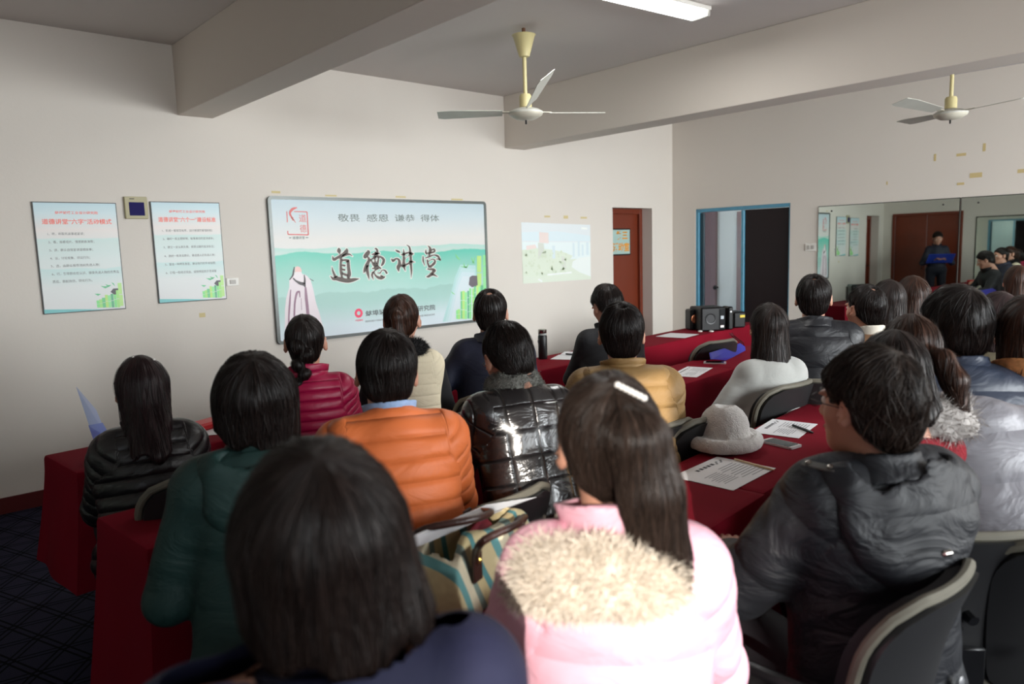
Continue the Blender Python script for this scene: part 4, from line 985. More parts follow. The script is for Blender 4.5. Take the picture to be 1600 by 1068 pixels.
# speaker lead hanging over the table edge
pts = [onz(1140, 521, TZ+.01), onz(1138, 527, TZ+.01)]; p = onz(1137, 526, TZ); o = MB()
for dx in (0, .03): o.tube([(pts[0].x+dx, pts[0].y, TZ+.012), (p.x+dx, p.y-.04, TZ+.01), (p.x+.02+dx, p.y-.12, TZ-.05), (p.x+.07+dx, p.y-.13, TZ-.2), (p.x+.10+dx, p.y-.11, TZ-.38)], .004, 6)
tag(o.build('speaker_cable', m_frame, None, True), 'black speaker leads hanging over the front table edge', 'cable')
# blue plastic folder standing by the leftmost woman
def card(corners, name, label, m, cat, t=.0015, parts=None):
    o = MB(); c = [Vector(p) for p in corners]; nrm = (c[1]-c[0]).cross(c[2]-c[0]).normalized()*t
    n = len(c); V = list(c)+[p+nrm for p in c]; F = [tuple(range(n)), tuple(range(2*n-1, n-1, -1))]+[(i, (i+1) % n, n+(i+1) % n, n+i) for i in range(n)]
    o.add(V, F); ob = o.build(name, m); return tag(ob, label, cat)
m_blue = mat('blue_plastic', (52, 78, 190), .3); m_bluel = mat('pale_blue_plastic', (140, 160, 210), .3)
e = empty('plastic_folder', (0, 0, 0), 0, 'blue plastic folder held upright at the left by the woman in the shiny black jacket', 'folder')
def at_y(px, py, y): return ony(px, py, y)
fo = MB().add([at_y(119, 604, 3.10), at_y(147, 688, 3.08), at_y(168, 684, 3.22), at_y(150, 640, 3.25), at_y(119.5, 604, 3.104), at_y(147.5, 688, 3.084), at_y(168.5, 684, 3.224), at_y(150.5, 640, 3.254)], [(0, 1, 2, 3), (7, 6, 5, 4), (0, 4, 5, 1), (1, 5, 6, 2), (2, 6, 7, 3), (3, 7, 4, 0)]); fo.build('folder_cover', m_bluel, e)
fo = MB().add([at_y(138, 664, 3.07), at_y(147, 690, 3.07), at_y(176, 688, 3.2), at_y(160, 660, 3.2), at_y(138.5, 664, 3.074), at_y(147.5, 690, 3.074), at_y(176.5, 688, 3.204), at_y(160.5, 660, 3.204)], [(0, 1, 2, 3), (7, 6, 5, 4), (0, 4, 5, 1), (1, 5, 6, 2), (2, 6, 7, 3), (3, 7, 4, 0)]); fo.build('folder_pocket', m_blue, e)
p = onz(322, 664, TZ+.02); o = MB().box((0, 0, 0), (.15, .10, .035), .01, .4).build('red_pouch', mat('red_pouch', (200, 24, 34), .5)); o.location = (p.x, p.y, TZ+.024); tag(o, 'small bright red pouch on the front table, right of the shiny black jacket', 'pouch')
# striped canvas handbag on the nearest table, sheet of paper leaning over it
bgp = onz(722, 925, TZ); bag = empty('canvas_handbag', (bgp.x+.02, bgp.y-.02, TZ+.007), math.radians(20), 'striped beige and teal canvas handbag with brown leather handles on the nearest table', 'handbag')
def stripes():
    m = bpy.data.materials.new('striped_canvas'); m.use_nodes = True; nt = m.node_tree; N = nt.nodes; L = nt.links; b = N['Principled BSDF']; b.inputs['Roughness'].default_value = .85
    tc = N.new('ShaderNodeTexCoord'); mp = N.new('ShaderNodeMapping'); mp.inputs['Rotation'].default_value = (0, 0.35, 0.2); L.new(tc.outputs['Object'], mp.inputs[0])
    sp = N.new('ShaderNodeSeparateXYZ'); L.new(mp.outputs[0], sp.inputs[0]); a = N.new('ShaderNodeMath'); a.operation = 'MULTIPLY'; a.inputs[1].default_value = 6.2; L.new(sp.outputs['X'], a.inputs[0])
    f = N.new('ShaderNodeMath'); f.operation = 'FRACT'; L.new(a.outputs[0], f.inputs[0]); cr = N.new('ShaderNodeValToRGB'); cr.color_ramp.interpolation = 'CONSTANT'; e = cr.color_ramp.elements
    e.new(.3); e.new(.45); e.new(.7); e.new(.85)
    cols = [(196, 180, 138), (96, 150, 150), (206, 196, 168), (110, 128, 120), (190, 172, 128), (78, 132, 134)]
    for i, (p, c) in enumerate(zip((0, .28, .42, .62, .74, .9), cols)):
        if i < len(e): e[i].position = p; e[i].color = (*lin(c), 1)
    L.new(f.outputs[0], cr.inputs[0]); L.new(cr.outputs[0], b.inputs['Base Color'])
    n = N.new('ShaderNodeTexNoise'); n.inputs['Scale'].default_value = 14; L.new(tc.outputs['Object'], n.inputs['Vector']); bp = N.new('ShaderNodeBump'); bp.inputs['Strength'].default_value = .5; bp.inputs['Distance'].default_value = .03; L.new(n.outputs['Fac'], bp.inputs['Height']); L.new(bp.outputs[0], b.inputs['Normal'])
    return m
def bagf(P):
    x, y, z = P[:, 0], P[:, 1], P[:, 2]
    wd = .15+.02*np.sin(z*20); dp = .075*(1-.45*z/.18)
    o = np.maximum(np.maximum(np.abs(x)-wd, np.abs(y+.01*np.sin(x*22))-dp), np.abs(z-.075)-.080+.03*(x/.17)**2+.012*np.sin(x*31+1))
    f = smax(o, -(z-.0), .02)
    inner = np.maximum(np.maximum(np.abs(x)-wd+.014, np.abs(y+.01*np.sin(x*22))-dp+.010), .05-z)
    f = np.maximum(f-.01+vnoise(P, 28, 5)*.005, -inner)
    return np.maximum(f, -z)
V, F = nets(bagf, (-.23, -.14, -.01), (.23, .14, .27), .0055)
meshobj('canvas_body', V, F, stripes(), bag, True)
m_leather = mat('brown_leather', (58, 34, 28), .35, bump=('noise', 120, .2))
for s in (-1, 1):
    y = s*.062; MB().tube(smooth_line([(-.09, y, .10), (-.115, y*1.3, .15), (-.15, y*1.2-.05, .20), (-.07, y*.8-.10, .205), (.03, y*.7-.08, .185), (.09, y*1.1-.02, .15), (.10, y, .10)], 4), .0085, 10).build('handle', m_leather, bag, True)
    for q in (-.095, .095):
        t = MB().box((q, s*.070, .115), (.035, .008, .08), .003).build('handle_tab', m_leather, bag); MB().lathe([(.008, 0), (.008, .003), (.003, .006)], 12, M=Matrix.Translation((q, s*.075, .125)) @ Matrix.Rotation(-s*PI/2, 4, 'X')).build('stud', mat('brass', (180, 150, 80), .3, metal=1), t)
MB().box((.03, .0, .13), (.14, .045, .04), .02, .3).build('lining', mat('red_lining', (160, 22, 60), .6), bag)
o = card([onz(618, 848, .97), onz(632, 862, .93), onz(800, 790, .90), onz(838, 776, .90), onz(760, 788, .93)], 'paper_sheet', 'white sheet leaning over the striped handbag against the chair back', m_paper, 'paper', .0012)

# chairs: seated and empty ones
def ch(px, py, z, yaw, label, dy=.25):
    """pixel of the backrest's top middle at height z"""
    p = onz(px, py, z); f = Vector((math.cos(yaw), math.sin(yaw), 0)); c = p+f*dy; return chair(c.x, c.y, yaw, label)
R9 = math.radians
ch(790, 774, .87, R9(96), 'black conference chair with a grey rim behind the orange jacket, paper leaning on it')
ch(1103, 650, .87, R9(90), 'empty black conference chair behind the tan jacket, beside the grey hat')
ch(1032, 690, .80, R9(80), 'black conference chair tucked behind the tan jacket, mostly hidden')
ch(1236, 600, .87, R9(84), 'black conference chair behind the grey sweater')
c3 = ch(1122, 533, .87, R9(80), 'black conference chair in front row with a blue folder on its seat')
ch(745, 640, .87, R9(92), 'black conference chair beside the leather jacket, in the front row')
ch(330, 738, .87, R9(84), 'black conference chair between the shiny black jacket and the green coat')
cb = chair(1.55, .73, R9(88), 'black conference chair with cream edge under the man in the black padded jacket')
c = Matrix.Rotation(R9(80)-PI/2, 4, 'Z')
e = empty('plastic_folder', (0, 0, 0), 0, 'blue plastic folder propped in the empty front-row chair', 'folder')
cs = [at_y(1110, 551, 2.66), at_y(1112, 561, 2.62), at_y(1138, 563, 2.70), at_y(1166, 556, 2.80), at_y(1164, 541, 2.84), at_y(1157, 536, 2.84)]
fo = MB(); nn = Vector((-.3, .95, 0))*.008; V = cs+[c+nn for c in cs]; fo.add(V, [tuple(range(6)), tuple(range(11, 5, -1))]+[(i, (i+1) % 6, 6+(i+1) % 6, 6+i) for i in range(6)]); fo.build('folder_cover', mat('deep_blue_plastic', (44, 44, 140), .35), e)
chair(2.62, .42, R9(80), 'grey-seated chair carrying the dark blue handbag')
# dark blue handbag with tan trim
hb = empty('blue_handbag', (2.62, .42, .482), R9(-12), 'dark blue handbag with tan leather edge and strap on a chair at the right', 'handbag')
def hbf(P):
    q = np.abs(P-np.array([0, 0, .13], np.float32))-np.array([.16, .055, .12], np.float32)
    return np.linalg.norm(np.maximum(q, 0), axis=1)+np.minimum(q.max(1), 0)-.02+.01*np.sin(P[:, 0]*14)*np.clip(P[:, 2]*4, 0, 1)
V, F = nets(hbf, (-.22, -.12, -.02), (.22, .12, .3), .01); V[:, 2] = np.maximum(V[:, 2], .0)
meshobj('bag_body', V, F, mat('petrol_leather', (24, 46, 66), .35), hb, True)
MB().tube([(-.165, -.06, .02), (-.165, .06, .02), (.165, .06, .02), (.165, -.06, .02)], .012, 8, closed=True).build('base_trim', mat('tan_leather', (166, 92, 40), .4), hb, True)
MB().tube([(-.13, -.07, .22), (-.05, -.082, .20), (.04, -.08, .23), (.12, -.07, .18)], .008, 8).build('strap', mat('tan_leather'), hb, True)
# ------------------------------------------------------------------ people
m_skin = mat('skin', (188, 138, 116), .5, var=(9, .06)); m_lip = mat('lips', (170, 92, 84), .45)
m_hair = hair_mat('black_hair'); m_hairb = hair_mat('brown_hair', (.010, .005, .003), (.075, .027, .014)); m_hairr = hair_mat('dark_brown_hair', (.007, .0045, .004), (.034, .020, .016), .38)
m_eye = mat('eye_white', (230, 226, 220), .2); m_iris = mat('iris_dark', (30, 20, 16), .15); m_shoe = mat('black_shoe', (20, 20, 22), .35)
def vv(*a): return np.array(a, np.float32)
def headf(P):
    x, y, z = P[:, 0], P[:, 1], P[:, 2]; ax = np.abs(x); Q = np.stack([ax, y, z], 1)
    f = sd_ell(P, (0, -.010, .035), (.0745, .094, .088))
    f = smin(f, sd_ell(P, (0, .030, -.030), (.058, .060, .080)), .03)
    f = smin(f, sd_ell(P, (0, .058, -.085), (.030, .030, .028)), .03)
    f = smin(f, sd_ell(Q, (.045, .045, -.015), (.022, .022, .022)), .025)
    f = smin(f, sd_cap(P, (0, .086, .020), (0, .108, -.022), .008, .012), .014)
    f = smin(f, sd_ell(Q, (.012, .096, -.026), (.009, .011, .008)), .008)
    f = smax(f, -sd_ell(Q, (.031, .098, .012), (.020, .014, .013)), .012)
    f = smin(f, sd_ell(Q, (.030, .080, .030), (.026, .012, .007)), .012)
    f = smin(f, sd_ell(P, (0, .090, -.052), (.024, .008, .0055)), .006)
    f = smin(f, sd_ell(P, (0, .089, -.062), (.020, .008, .006)), .006)
    R = rotm(.15, 0, -.45)
    e = sd_ell(Q, (.084, -.010, .002), (.010, .021, .033), R); e = smax(e, -sd_ell(Q, (.092, -.003, .004), (.006, .011, .019), R), .004)
    f = smin(f, e, .008)
    f = smin(f, sd_cap(P, (0, -.022, -.04), (0, -.048, -.19), .054, .057), .03)
    return f
HEADV, HEADF = nets(headf, (-.105, -.125, -.18), (.105, .135, .14), .0058)
def handf(P):
    # wrist at origin, fingers along +x, palm faces -z, thumb on +y
    f = sd_ell(P, (.05, 0, -.002), (.048, .040, .015)); f = smin(f, sd_cap(P, (-.04, 0, 0), (.02, 0, 0), .026, .026), .02)
    for i, (y, L_, a) in enumerate(((.030, .070, .0), (.010, .078, 0), (-.010, .073, 0), (-.028, .058, 0))):
        b = vv(.088, y*.95, -.001); k1 = b+vv(L_*.45, y*.12, -.006); k2 = k1+vv(L_*.30, 0, -.016); k3 = k2+vv(L_*.16, 0, -.018)
        g = smin(smin(sd_cap(P, b-vv(.02, 0, 0), k1, .0092, .0084), sd_cap(P, k1, k2, .0084, .0078), .004), sd_cap(P, k2, k3, .0078, .0068), .004)
        f = smin(f, g, .006)
    t0 = vv(.02, .030, -.004); t1 = vv(.055, .055, -.014); t2 = vv(.082, .058, -.022)
    f = smin(f, smin(sd_cap(P, t0, t1, .013, .0105), sd_cap(P, t1, t2, .0105, .0085), .005), .012)
    return f
HANDV, HANDF = nets(handf, (-.05, -.05, -.06), (.18, .08, .035), .0042)
def ik(a, b, l1, l2, pole):
    a, b, pole = map(lambda v: np.array(v, float), (a, b, pole)); d = b-a; L_ = np.linalg.norm(d)
    if L_ > (l1+l2)*.995: b = a+d/L_*(l1+l2)*.995; d = b-a; L_ = np.linalg.norm(d)
    u = d/L_; c = (l1*l1-l2*l2+L_*L_)/(2*L_); h = math.sqrt(max(l1*l1-c*c, 0)); p = pole-u*(pole@u); p /= np.linalg.norm(p)+1e-9
    return a+u*c+p*h, b
def frame(xd, zd):
    x = np.array(xd, float); x /= np.linalg.norm(x); z = np.array(zd, float); z = z-x*(z@x); z /= np.linalg.norm(z)+1e-9; return np.stack([x, np.cross(z, x), z], 1)
def grad(fn, p, e=.002):
    g = np.stack([fn(p+vv(*(e if i == k else 0 for i in range(3))))-fn(p-vv(*(e if i == k else 0 for i in range(3)))) for k in range(3)], 1)
    return g/(np.linalg.norm(g, axis=1)[:, None]+1e-9)
CR = vv(0, -.45, .89); CR /= np.linalg.norm(CR); CRO = vv(0, -.015, .03)
def away(p):
    r = p-CRO; a = r-(r@CR)[:, None]*CR; a = a/(np.linalg.norm(a, axis=1)[:, None]+1e-6); rn = r/(np.linalg.norm(r, axis=1)[:, None]+1e-6)
    t = a-(np.sum(a*rn, 1))[:, None]*rn; return t/(np.linalg.norm(t, axis=1)[:, None]+1e-6)
def strand_mesh(fn, V, n, steps, ds, r, seed, messy=.25, lift=.002):
    rg = np.random.default_rng(seed); p = V[rg.integers(0, len(V), n)].astype(np.float32); pts = [p]; jit = rg.normal(size=(n, 3)).astype(np.float32)*messy
    for k in range(steps):
        w_ = np.clip((.11-p[:, 2])/.12, 0, 1)[:, None]; d = away(p)*(1-w_)+vv(0, 0, -1)*w_+jit*.6; g = grad(fn, p)
        d = d-np.sum(d*g, 1)[:, None]*g; d /= np.linalg.norm(d, axis=1)[:, None]+1e-6
        p = p+d*ds; p = p-grad(fn, p)*(fn(p)-lift*(.4+abs(jit[:, 0])*3))[:, None]; pts.append(p)
    T = np.stack(pts, 1); m = steps+1; N_ = grad(fn, T.reshape(-1, 3)).reshape(n, m, 3); tg = np.gradient(T, axis=1); tg /= np.linalg.norm(tg, axis=2)[..., None]+1e-6
    B = np.cross(tg, N_); rad = (r*np.sin(np.linspace(.35, PI-.05, m))**.5)[None, :, None]*(.6+.8*rg.random((n, 1, 1)))
    Vs = np.stack([T+B*rad, T+N_*rad*.7, T-B*rad], 2).reshape(-1, 3)
    base = (np.arange(n)[:, None]*m+np.arange(m-1)[None])[..., None]*3
    F = np.concatenate([np.stack([base[..., 0]+a, base[..., 0]+b, base[..., 0]+3+b, base[..., 0]+3+a], -1).reshape(-1, 4) for a, b in ((0, 1), (1, 2), (2, 0))])
    u = np.repeat(rg.random(n), m*3); vcoord = np.tile(np.repeat(np.linspace(0, steps*ds, m), 3), n)
    return Vs, F, np.stack([u, vcoord], 1)
def hair_uv(V):
    r = V-CRO; e1 = vv(1, 0, 0); e2 = np.cross(CR, e1); az = np.arctan2(r@e1, -(r@e2)); return np.stack([az/(2*PI)+.5, np.linalg.norm(r, axis=1)], 1)
def tail_uv(V, c): return np.stack([np.arctan2(V[:, 0]-c[0], -(V[:, 1]-c[1]))/(2*PI)*.6+.5, -V[:, 2]], 1)
def hair_fn(kind, o):
    """signed distance of the hair in the head frame (x right, y forward, z up, origin mid skull)"""
    th = o.get('thick', 0)
    def cap(P):
        c = sd_ell(P, (0, -.016, .037), (.0845+th, .105+th, .102+th))+vnoise(P, 55, 2)*o.get('tuft', .0022)
        c = smin(c, sd_ell(P, (0, -.050, -.030), (.066+th, .058+th, .062)), .02)
        return c
    def trim_short(P, c):
        n = vv(0, -.67, .74); pl = -((P-vv(0, .085, .078))@n)+o.get('lift', 0)
        side = np.abs(P[:, 0])
        ear = sd_ell(np.stack([side, P[:, 1], P[:, 2]], 1), (.090, .002, -.004), (.034, .032, .040))
        f = smax(c, pl, .012); f = smax(f, -ear, .008)
        nape = -(P[:, 2]+o.get('nape', .098)); return smax(f, nape, .012)
    def face(P):  # region kept free in front
        return sd_ell(P, (0, .105, -.030), (.066, .078, .098))
    if kind == 'short':
        def fn(P):
            f = trim_short(P, cap(P))
            if o.get('hole'): f = smax(f, -sd_ell(P, tuple(CRO+CR*.105+vv(0, o.get('hy', 0), 0)), (o['hole'], o['hole'], .02)), .012)
            return f
    elif kind in ('bob', 'long'):
        Lh = o.get('len', .13); wd = o.get('wd', .092); bk = o.get('bk', .075)
        def fn(P):
            c = cap(P); z = P[:, 2]
            q = P*vv(1, 1/bk*wd, 1)
            body = sd_cap(q, (0, -.030*wd/bk, .02), (o.get('sx', 0), -(.030+o.get('back', .02))*wd/bk, -Lh), wd-.004, o.get('we', wd*.95))*min(1, bk/wd)
            body = smax(body, -(z+Lh+.015*np.sin(P[:, 0]*70)+.02*np.sin(P[:, 0]*23+1)), .012)
            f = smin(c, body, .025); f = smax(f, -face(P), .015)
            # shoulders/neck core left hollow in front under the chin
            f = smax(f, -sd_cap(P, (0, .05, -.09), (0, .06, -.3), .06, .09), .01)
            return f+vnoise(P*vv(1, 1, .22), 85, 4)*.0022
    elif kind in ('pony', 'braid'):
        T = o['tail']; R = o.get('tr', [.03]*len(T))
        def fn(P):
            c = sd_ell(P, (0, -.014, .036), (.081+th, .101+th, .099+th)); c = smin(c, sd_ell(P, (0, -.045, -.025), (.064, .055, .055)), .02)
            n = vv(0, -.67, .74); c = smax(c, -((P-vv(0, .088, .078))@n)-.004, .01)
            ear = sd_ell(np.stack([np.abs(P[:, 0]), P[:, 1], P[:, 2]], 1), (.083, .004, -.002), (.022, .024, .034)); c = smax(c, -ear, .008)
            f = c
            for i in range(len(T)-1):
                f = smin(f, sd_cap(P, T[i], T[i+1], R[i], R[i+1]), .012)
            return f+vnoise(P*vv(1, 1, .18), 100, 4)*o.get('tn', .0018)
        if kind == 'braid':
            def fn(P, fn0=fn):
                c = sd_ell(P, (0, -.014, .036), (.081+th, .101+th, .099+th)); c = smin(c, sd_ell(P, (0, -.055, -.030), (.058, .05, .055)), .02)
                n = vv(0, -.67, .74); c = smax(c, -((P-vv(0, .088, .078))@n)-.004, .01)
                ear = sd_ell(np.stack([np.abs(P[:, 0]), P[:, 1], P[:, 2]], 1), (.083, .004, -.002), (.022, .024, .034)); c = smax(c, -ear, .008)
                f = c; A0 = np.array(T[0]); A1 = np.array(T[-1]); k = o.get('knots', 8)
                for i in range(k):
                    t = i/(k-1); q = A0*(1-t)+A1*t; s = 1 if i % 2 else -1; r = .031*(1-.40*t)
                    f = smin(f, sd_ell(P, (q[0]+s*r*.55, q[1], q[2]), (r*.95, r*.9, r*1.15), rotm(0, s*.7, 0)), .004)
                q = A1+np.array((0, 0, -.05)); f = smin(f, sd_cap(P, A1, q, .012, .018), .006)
                return f+vnoise(P, 120, 4)*.0012
    return fn
CHAIRS = []
def person(label, px, py, Y, br, hr, hair=('short', {}), hmat=None, top=None, lean=.14, side=0, pitch=0, roll=0, sw=.140, shd=.188, hands='table', girth=1.0, near=1, extra=None, male=True, stand=False, group=None, hands_at=None, glasses=False, pos=None, seat=None, polev=None, shs=.72):
    Hw = ony(px, py, Y)-Vector((0, 0, .142)) if pos is None else Vector(pos[:3]); az = math.atan2(Hw.y, Hw.x) if pos is None else pos[3]
    by = az+math.radians(br); hy = az+math.radians(hr)
    fx = Vector((math.cos(by), math.sin(by), 0)); rt = Vector((math.sin(by), -math.cos(by), 0))
    base = Vector((Hw.x, Hw.y, 0))-fx*lean-rt*side
    root = empty('person', base, by-PI/2, label, 'person', group)
    near_h = {2: .0075, 1: .0105, 0: .015}[near]
    H = np.array((side, lean, Hw.z)); Rh = np.array(Matrix.Rotation(hy-by, 3, 'Z') @ Matrix.Rotation(math.radians(-pitch), 3, 'X') @ Matrix.Rotation(math.radians(roll), 3, 'Y'))
    neck = H+np.array((0, -.045, -.142)); Sh = np.array((side*shs, lean*.72-.02, Hw.z-shd)); hz = .53 if not stand else .92
    hip = np.array((0, 0, hz))
    spine = (Sh-hip)/np.linalg.norm(Sh-hip)
    # --- arms
    arms = []
    for s in (-1, 1):
        sh = Sh+np.array((s*(sw-.005), 0, -.015))
        if hands_at and hands_at.get(s) is not None: hd = np.array(hands_at[s], float); pole = (s*.8, -.3, -.8)
        elif hands == 'table': hd = np.array((s*.09, Sh[1]+.36, .79)); pole = (s*.55, -.1, -.95)
        elif hands == 'lap': hd = np.array((s*.07, .27, .66)); pole = (s*.45, -.8, -.3)
        elif hands == 'down': hd = np.array((s*.30, .05, hz-.06)); pole = (s*.5, -.8, 0)
        elif hands == 'book': hd = np.array((s*.10, Sh[1]+.26, Sh[2]-.20)); pole = (s*.7, -.2, -1)
        if polev: pole = (s*polev[0], polev[1], polev[2])
        el, hd = ik(sh, hd, .285, .255, pole); arms.append((s, sh, el, hd))
    # --- legs
    legs = []
    for s in (-1, 1):
        hp_ = np.array((s*.09, 0, hz-.01))
        if stand: kn = np.array((s*.10, .02, .50)); an = np.array((s*.11, -.02, .09))
        else: kn = np.array((s*.12, .40, .53)); an = np.array((s*.13, .34, .09))
        legs.append((s, hp_, kn, an))
    def torso(P, g, t):
        q = P*vv(1, 1.42, 1); c1 = (Sh+np.array((0, 0, -.10)))*np.array((1, 1.42, 1)); c2 = (hip+np.array((0, 0, .02)))*np.array((1, 1.42, 1))
        f = sd_cap(q, c1, c2, (.152+t)*g, (.165+t)*g)/1.15
        f = smin(f, sd_cap(P, Sh+np.array((-sw+.02, 0, -.01)), Sh+np.array((sw-.02, 0, -.01)), .060+t, .060+t), .05)
        f = smin(f, sd_ell(P, Sh+np.array((0, -.005, -.09)), (.150*g+t, .105*g+t, .14)), .04)
        f = smin(f, sd_cap(P, Sh+np.array((0, .0, .015)), neck+np.array((0, 0, -.012)), .075+t*.6, .052+t*.25), .04)
        return f
    def armf(P, t, cut=.9):
        f = 9
        for s, a, b, c in arms:
            c2 = b+(c-b)*cut; g = smin(sd_cap(P, a, b, .050+t, .042+t*.85), sd_cap(P, b, c2, .042+t*.85, .029+t*.55), .02); f = np.minimum(f, g)
        return f
    # --- body: trunk, arms, legs, head and hands in one mesh
    def bodyf(P):
        f = torso(P, .9, -.012); f = smin(f, armf(P, -.006, 1.0), .03)
        for s, a, b, c in legs: f = smin(f, smin(sd_cap(P, a, b, .075, .052), sd_cap(P, b, c, .05, .035), .02), .03)
        return f
    lo = (-.5, -.3, .04); hi = (.5, .75, float(H[2])-.10)
    bV, bF = nets(bodyf, lo, hi, .02)
    Vs = [bV]; Fs = [bF]; off = len(bV)
    hv = (HEADV*(1.0 if male else .96))@Rh.T+H; Vs.append(hv); Fs.append(HEADF+off); off += len(hv)
    for s, a, b, c in arms:
        d = c-b; R = frame(d, (-s*.15, 0, 1)); hvv = HANDV*vv(1, s if True else 1, 1)*(1.0 if male else .92); hvv = hvv@R.T+c-d/np.linalg.norm(d)*.0
        Fh = HANDF if s > 0 else HANDF[:, ::-1]
        Vs.append(hvv.astype(np.float32)); Fs.append(Fh+off); off += len(hvv)
    body = meshobj('body', np.concatenate(Vs), np.concatenate(Fs), m_skin, root, True)
    def hp(v): return Vector(np.array(v)@Rh.T+H)
    HM = Matrix.Translation(Vector(H)) @ Matrix(Rh.tolist()).to_4x4()
    for s in (-1, 1):
        e = MB().lathe([(.0001, -.011), (.006, -.009), (.0105, -.003), (.011, .002), (.008, .0085), (.004, .0105), (.0001, .011)], 12, M=HM @ Matrix.Translation((s*.031, .079, .012)) @ Matrix.Rotation(-PI/2, 4, 'X')).build('eye', m_eye, body, True)
        MB().lathe([(.0052, .0095), (.004, .0112), (.0001, .0118)], 10, M=HM @ Matrix.Translation((s*.031, .079, .012)) @ Matrix.Rotation(-PI/2, 4, 'X')).build('iris', m_iris, body, True)
        MB().tube([HM @ Vector((s*.018, .094, .034)), HM @ Vector((s*.032, .094, .038)), HM @ Vector((s*.047, .083, .034))], [.002, .0028, .0015], 6).build('eyebrow', m_hair, body, True)
    MB().tube([HM @ Vector((-.022, .093, -.056)), HM @ Vector((0, .0995, -.0575)), HM @ Vector((.022, .093, -.056))], [.0015, .0042, .0015], 6).build('lips', m_lip, body, True)
    # --- trousers and shoes
    def trf(P):
        f = 9
        for s, a, b, c in legs: f = smin(f, smin(sd_cap(P, a, b, .088, .066), sd_cap(P, b, c, .064, .055), .02), .03)
        return smin(f, sd_ell(P, hip+np.array((0, 0, -.01)), (.17, .13, .10)), .04)+vnoise(P, 22, 8)*.004
    V, F = nets(trf, (-.32, -.22, .06), (.32, .55, hz+.16), .02); meshobj('trousers', V, F, (top or {}).get('trm') or mat('dark_trousers', (28, 28, 34), .8), root, True)
    for s, a, b, c in legs:
        def shf(P, c=c): return np.maximum(smin(sd_ell(P, c+np.array((0, .05, -.045)), (.045, .135, .045)), sd_cap(P, c+np.array((0, -.03, -.06)), c+np.array((0, -.03, 0)), .04, .042), .03), .004-P[:, 2])
        V, F = nets(shf, c+np.array((-.07, -.11, -.10)), c+np.array((.07, .21, .05)), .014); meshobj('shoe', V, F, m_shoe, root, True)
    # --- upper garment
    t = top or {}; th = t.get('th', .018); g = girth
    qp, qa = t.get('pitch', 0), t.get('amp', .004)
    ln = t.get('len', .0)
    def garment(P, withsleeves=True):
        f = torso(P, g, th)
        if ln: f = smin(f, sd_ell(P, hip+np.array((0, .02, .02-ln/2)), (.19*g+th, .16*g+th, .10+ln/2)), .05)
        if withsleeves: f = smin(f, armf(P, th), .03)
        f = np.maximum(f, (hz-.06-ln)-P[:, 2])
        nk = sd_cap(P, neck+np.array((0, .006, -.03)), H, .058, .062); f = smax(f, -nk, .01)
        return f+vnoise(P, 14, 5)*t.get('wr', .004)+vnoise(P, 38, 6)*t.get('wr', .004)*.35
    sep = 'sleeves' in t
    lo = (-.52, -.32, hz-.10-ln); hi = (.52, .72, float(H[2])-.08)
    def seam(V):
        tt = (V-Sh)@spine; u = -tt; w_ = (V[:, 0]-Sh[0])
        for s, a, b, c in arms:
            da = np.linalg.norm(V-a-np.clip(((V-a)@(b-a))/((b-a)@(b-a)), 0, 1)[:, None]*(b-a), axis=1); dc = np.linalg.norm(V-b-np.clip(((V-b)@(c-b))/((c-b)@(c-b)), 0, 1)[:, None]*(c-b), axis=1)
            inn = (s*(V[:, 0]-Sh[0]) > sw*.93) & (np.minimum(da, dc) < .10)
            L1 = np.linalg.norm(b-a); s1 = ((V-a)@(b-a))/L1; s2 = L1+((V-b)@(c-b))/np.linalg.norm(c-b)
            u = np.where(inn, np.where(dc < da, s2, s1), u)
        return np.stack([u, w_], 1)
    def cloth(name, fn, m, parent, lo, hi, res, quilt=True):
        V, F = nets(fn, lo, hi, res)
        uv = seam(V)
        if qp and quilt:
            N_ = normals(V, F); fr = np.abs((uv[:, 0]/qp) % 1-.5)*2; V = V+N_*((1-fr**3)*qa)[:, None]*np.clip(1, 0, 1)
        return meshobj(name, V.astype(np.float32), F, m, parent, True, uv, 'seam')
    if sep:
        cloth(t.get('name', 'vest'), lambda P: garment(P, False), t['mat'], root, lo, hi, near_h)
        def slv(P):
            f = armf(P, t.get('sth', .010)); return f+vnoise(P, 30, 6)*.003
        cloth('sleeves', slv, t['sleeves'], root, (-.5, -.3, .6 if not stand else .5), hi, near_h*1.2, False)
    else: cloth(t.get('name', 'jacket'), garment, t['mat'], root, lo, hi, near_h)
    # --- collars, hoods
    col = t.get('col'); nc = neck+np.array((0, .008, t.get('cz', .022)))
    nd = (H+np.array((0, -.02, -.05)))-neck; nd /= np.linalg.norm(nd); FRM = frame(np.cross((0, 1, 0), nd) if abs(nd[1]) < .9 else (1, 0, 0), nd)
    def ringf(P, R, hh, tk, flare=0, c0=None):
        q = (P-(nc if c0 is None else c0))@FRM.astype(np.float32); r = np.hypot(q[:, 0], q[:, 1]*.95); d = np.abs(r-R-flare*q[:, 2])-tk; e = np.abs(q[:, 2])-hh
        gap = np.where(q[:, 1] > 0, 0, 0)
        return np.maximum(d, e)-.004
    def bb(m_=.2): return nc-m_, nc+m_
    if col == 'stand':
        l, h_ = bb(.13); cloth('collar', lambda P: ringf(P, t.get('cr', .070), t.get('ch', .028), .005, .25)+vnoise(P, 40, 2)*.002, t.get('cm', t['mat']), root, l, h_, .006, False)
    elif col == 'shirt':
        l, h_ = bb(.13); cloth('shirt_collar', lambda P: ringf(P, .066, .032, .004, .2, nc+np.array((0, 0, .012))), t['cm'], root, l, h_, .005, False)
        l, h_ = bb(.13); cloth('collar', lambda P: ringf(P, .078, .014, .005, .25, nc-np.array((0, 0, .02))), t['mat'], root, l, h_, .006, False)
    elif col == 'fold':
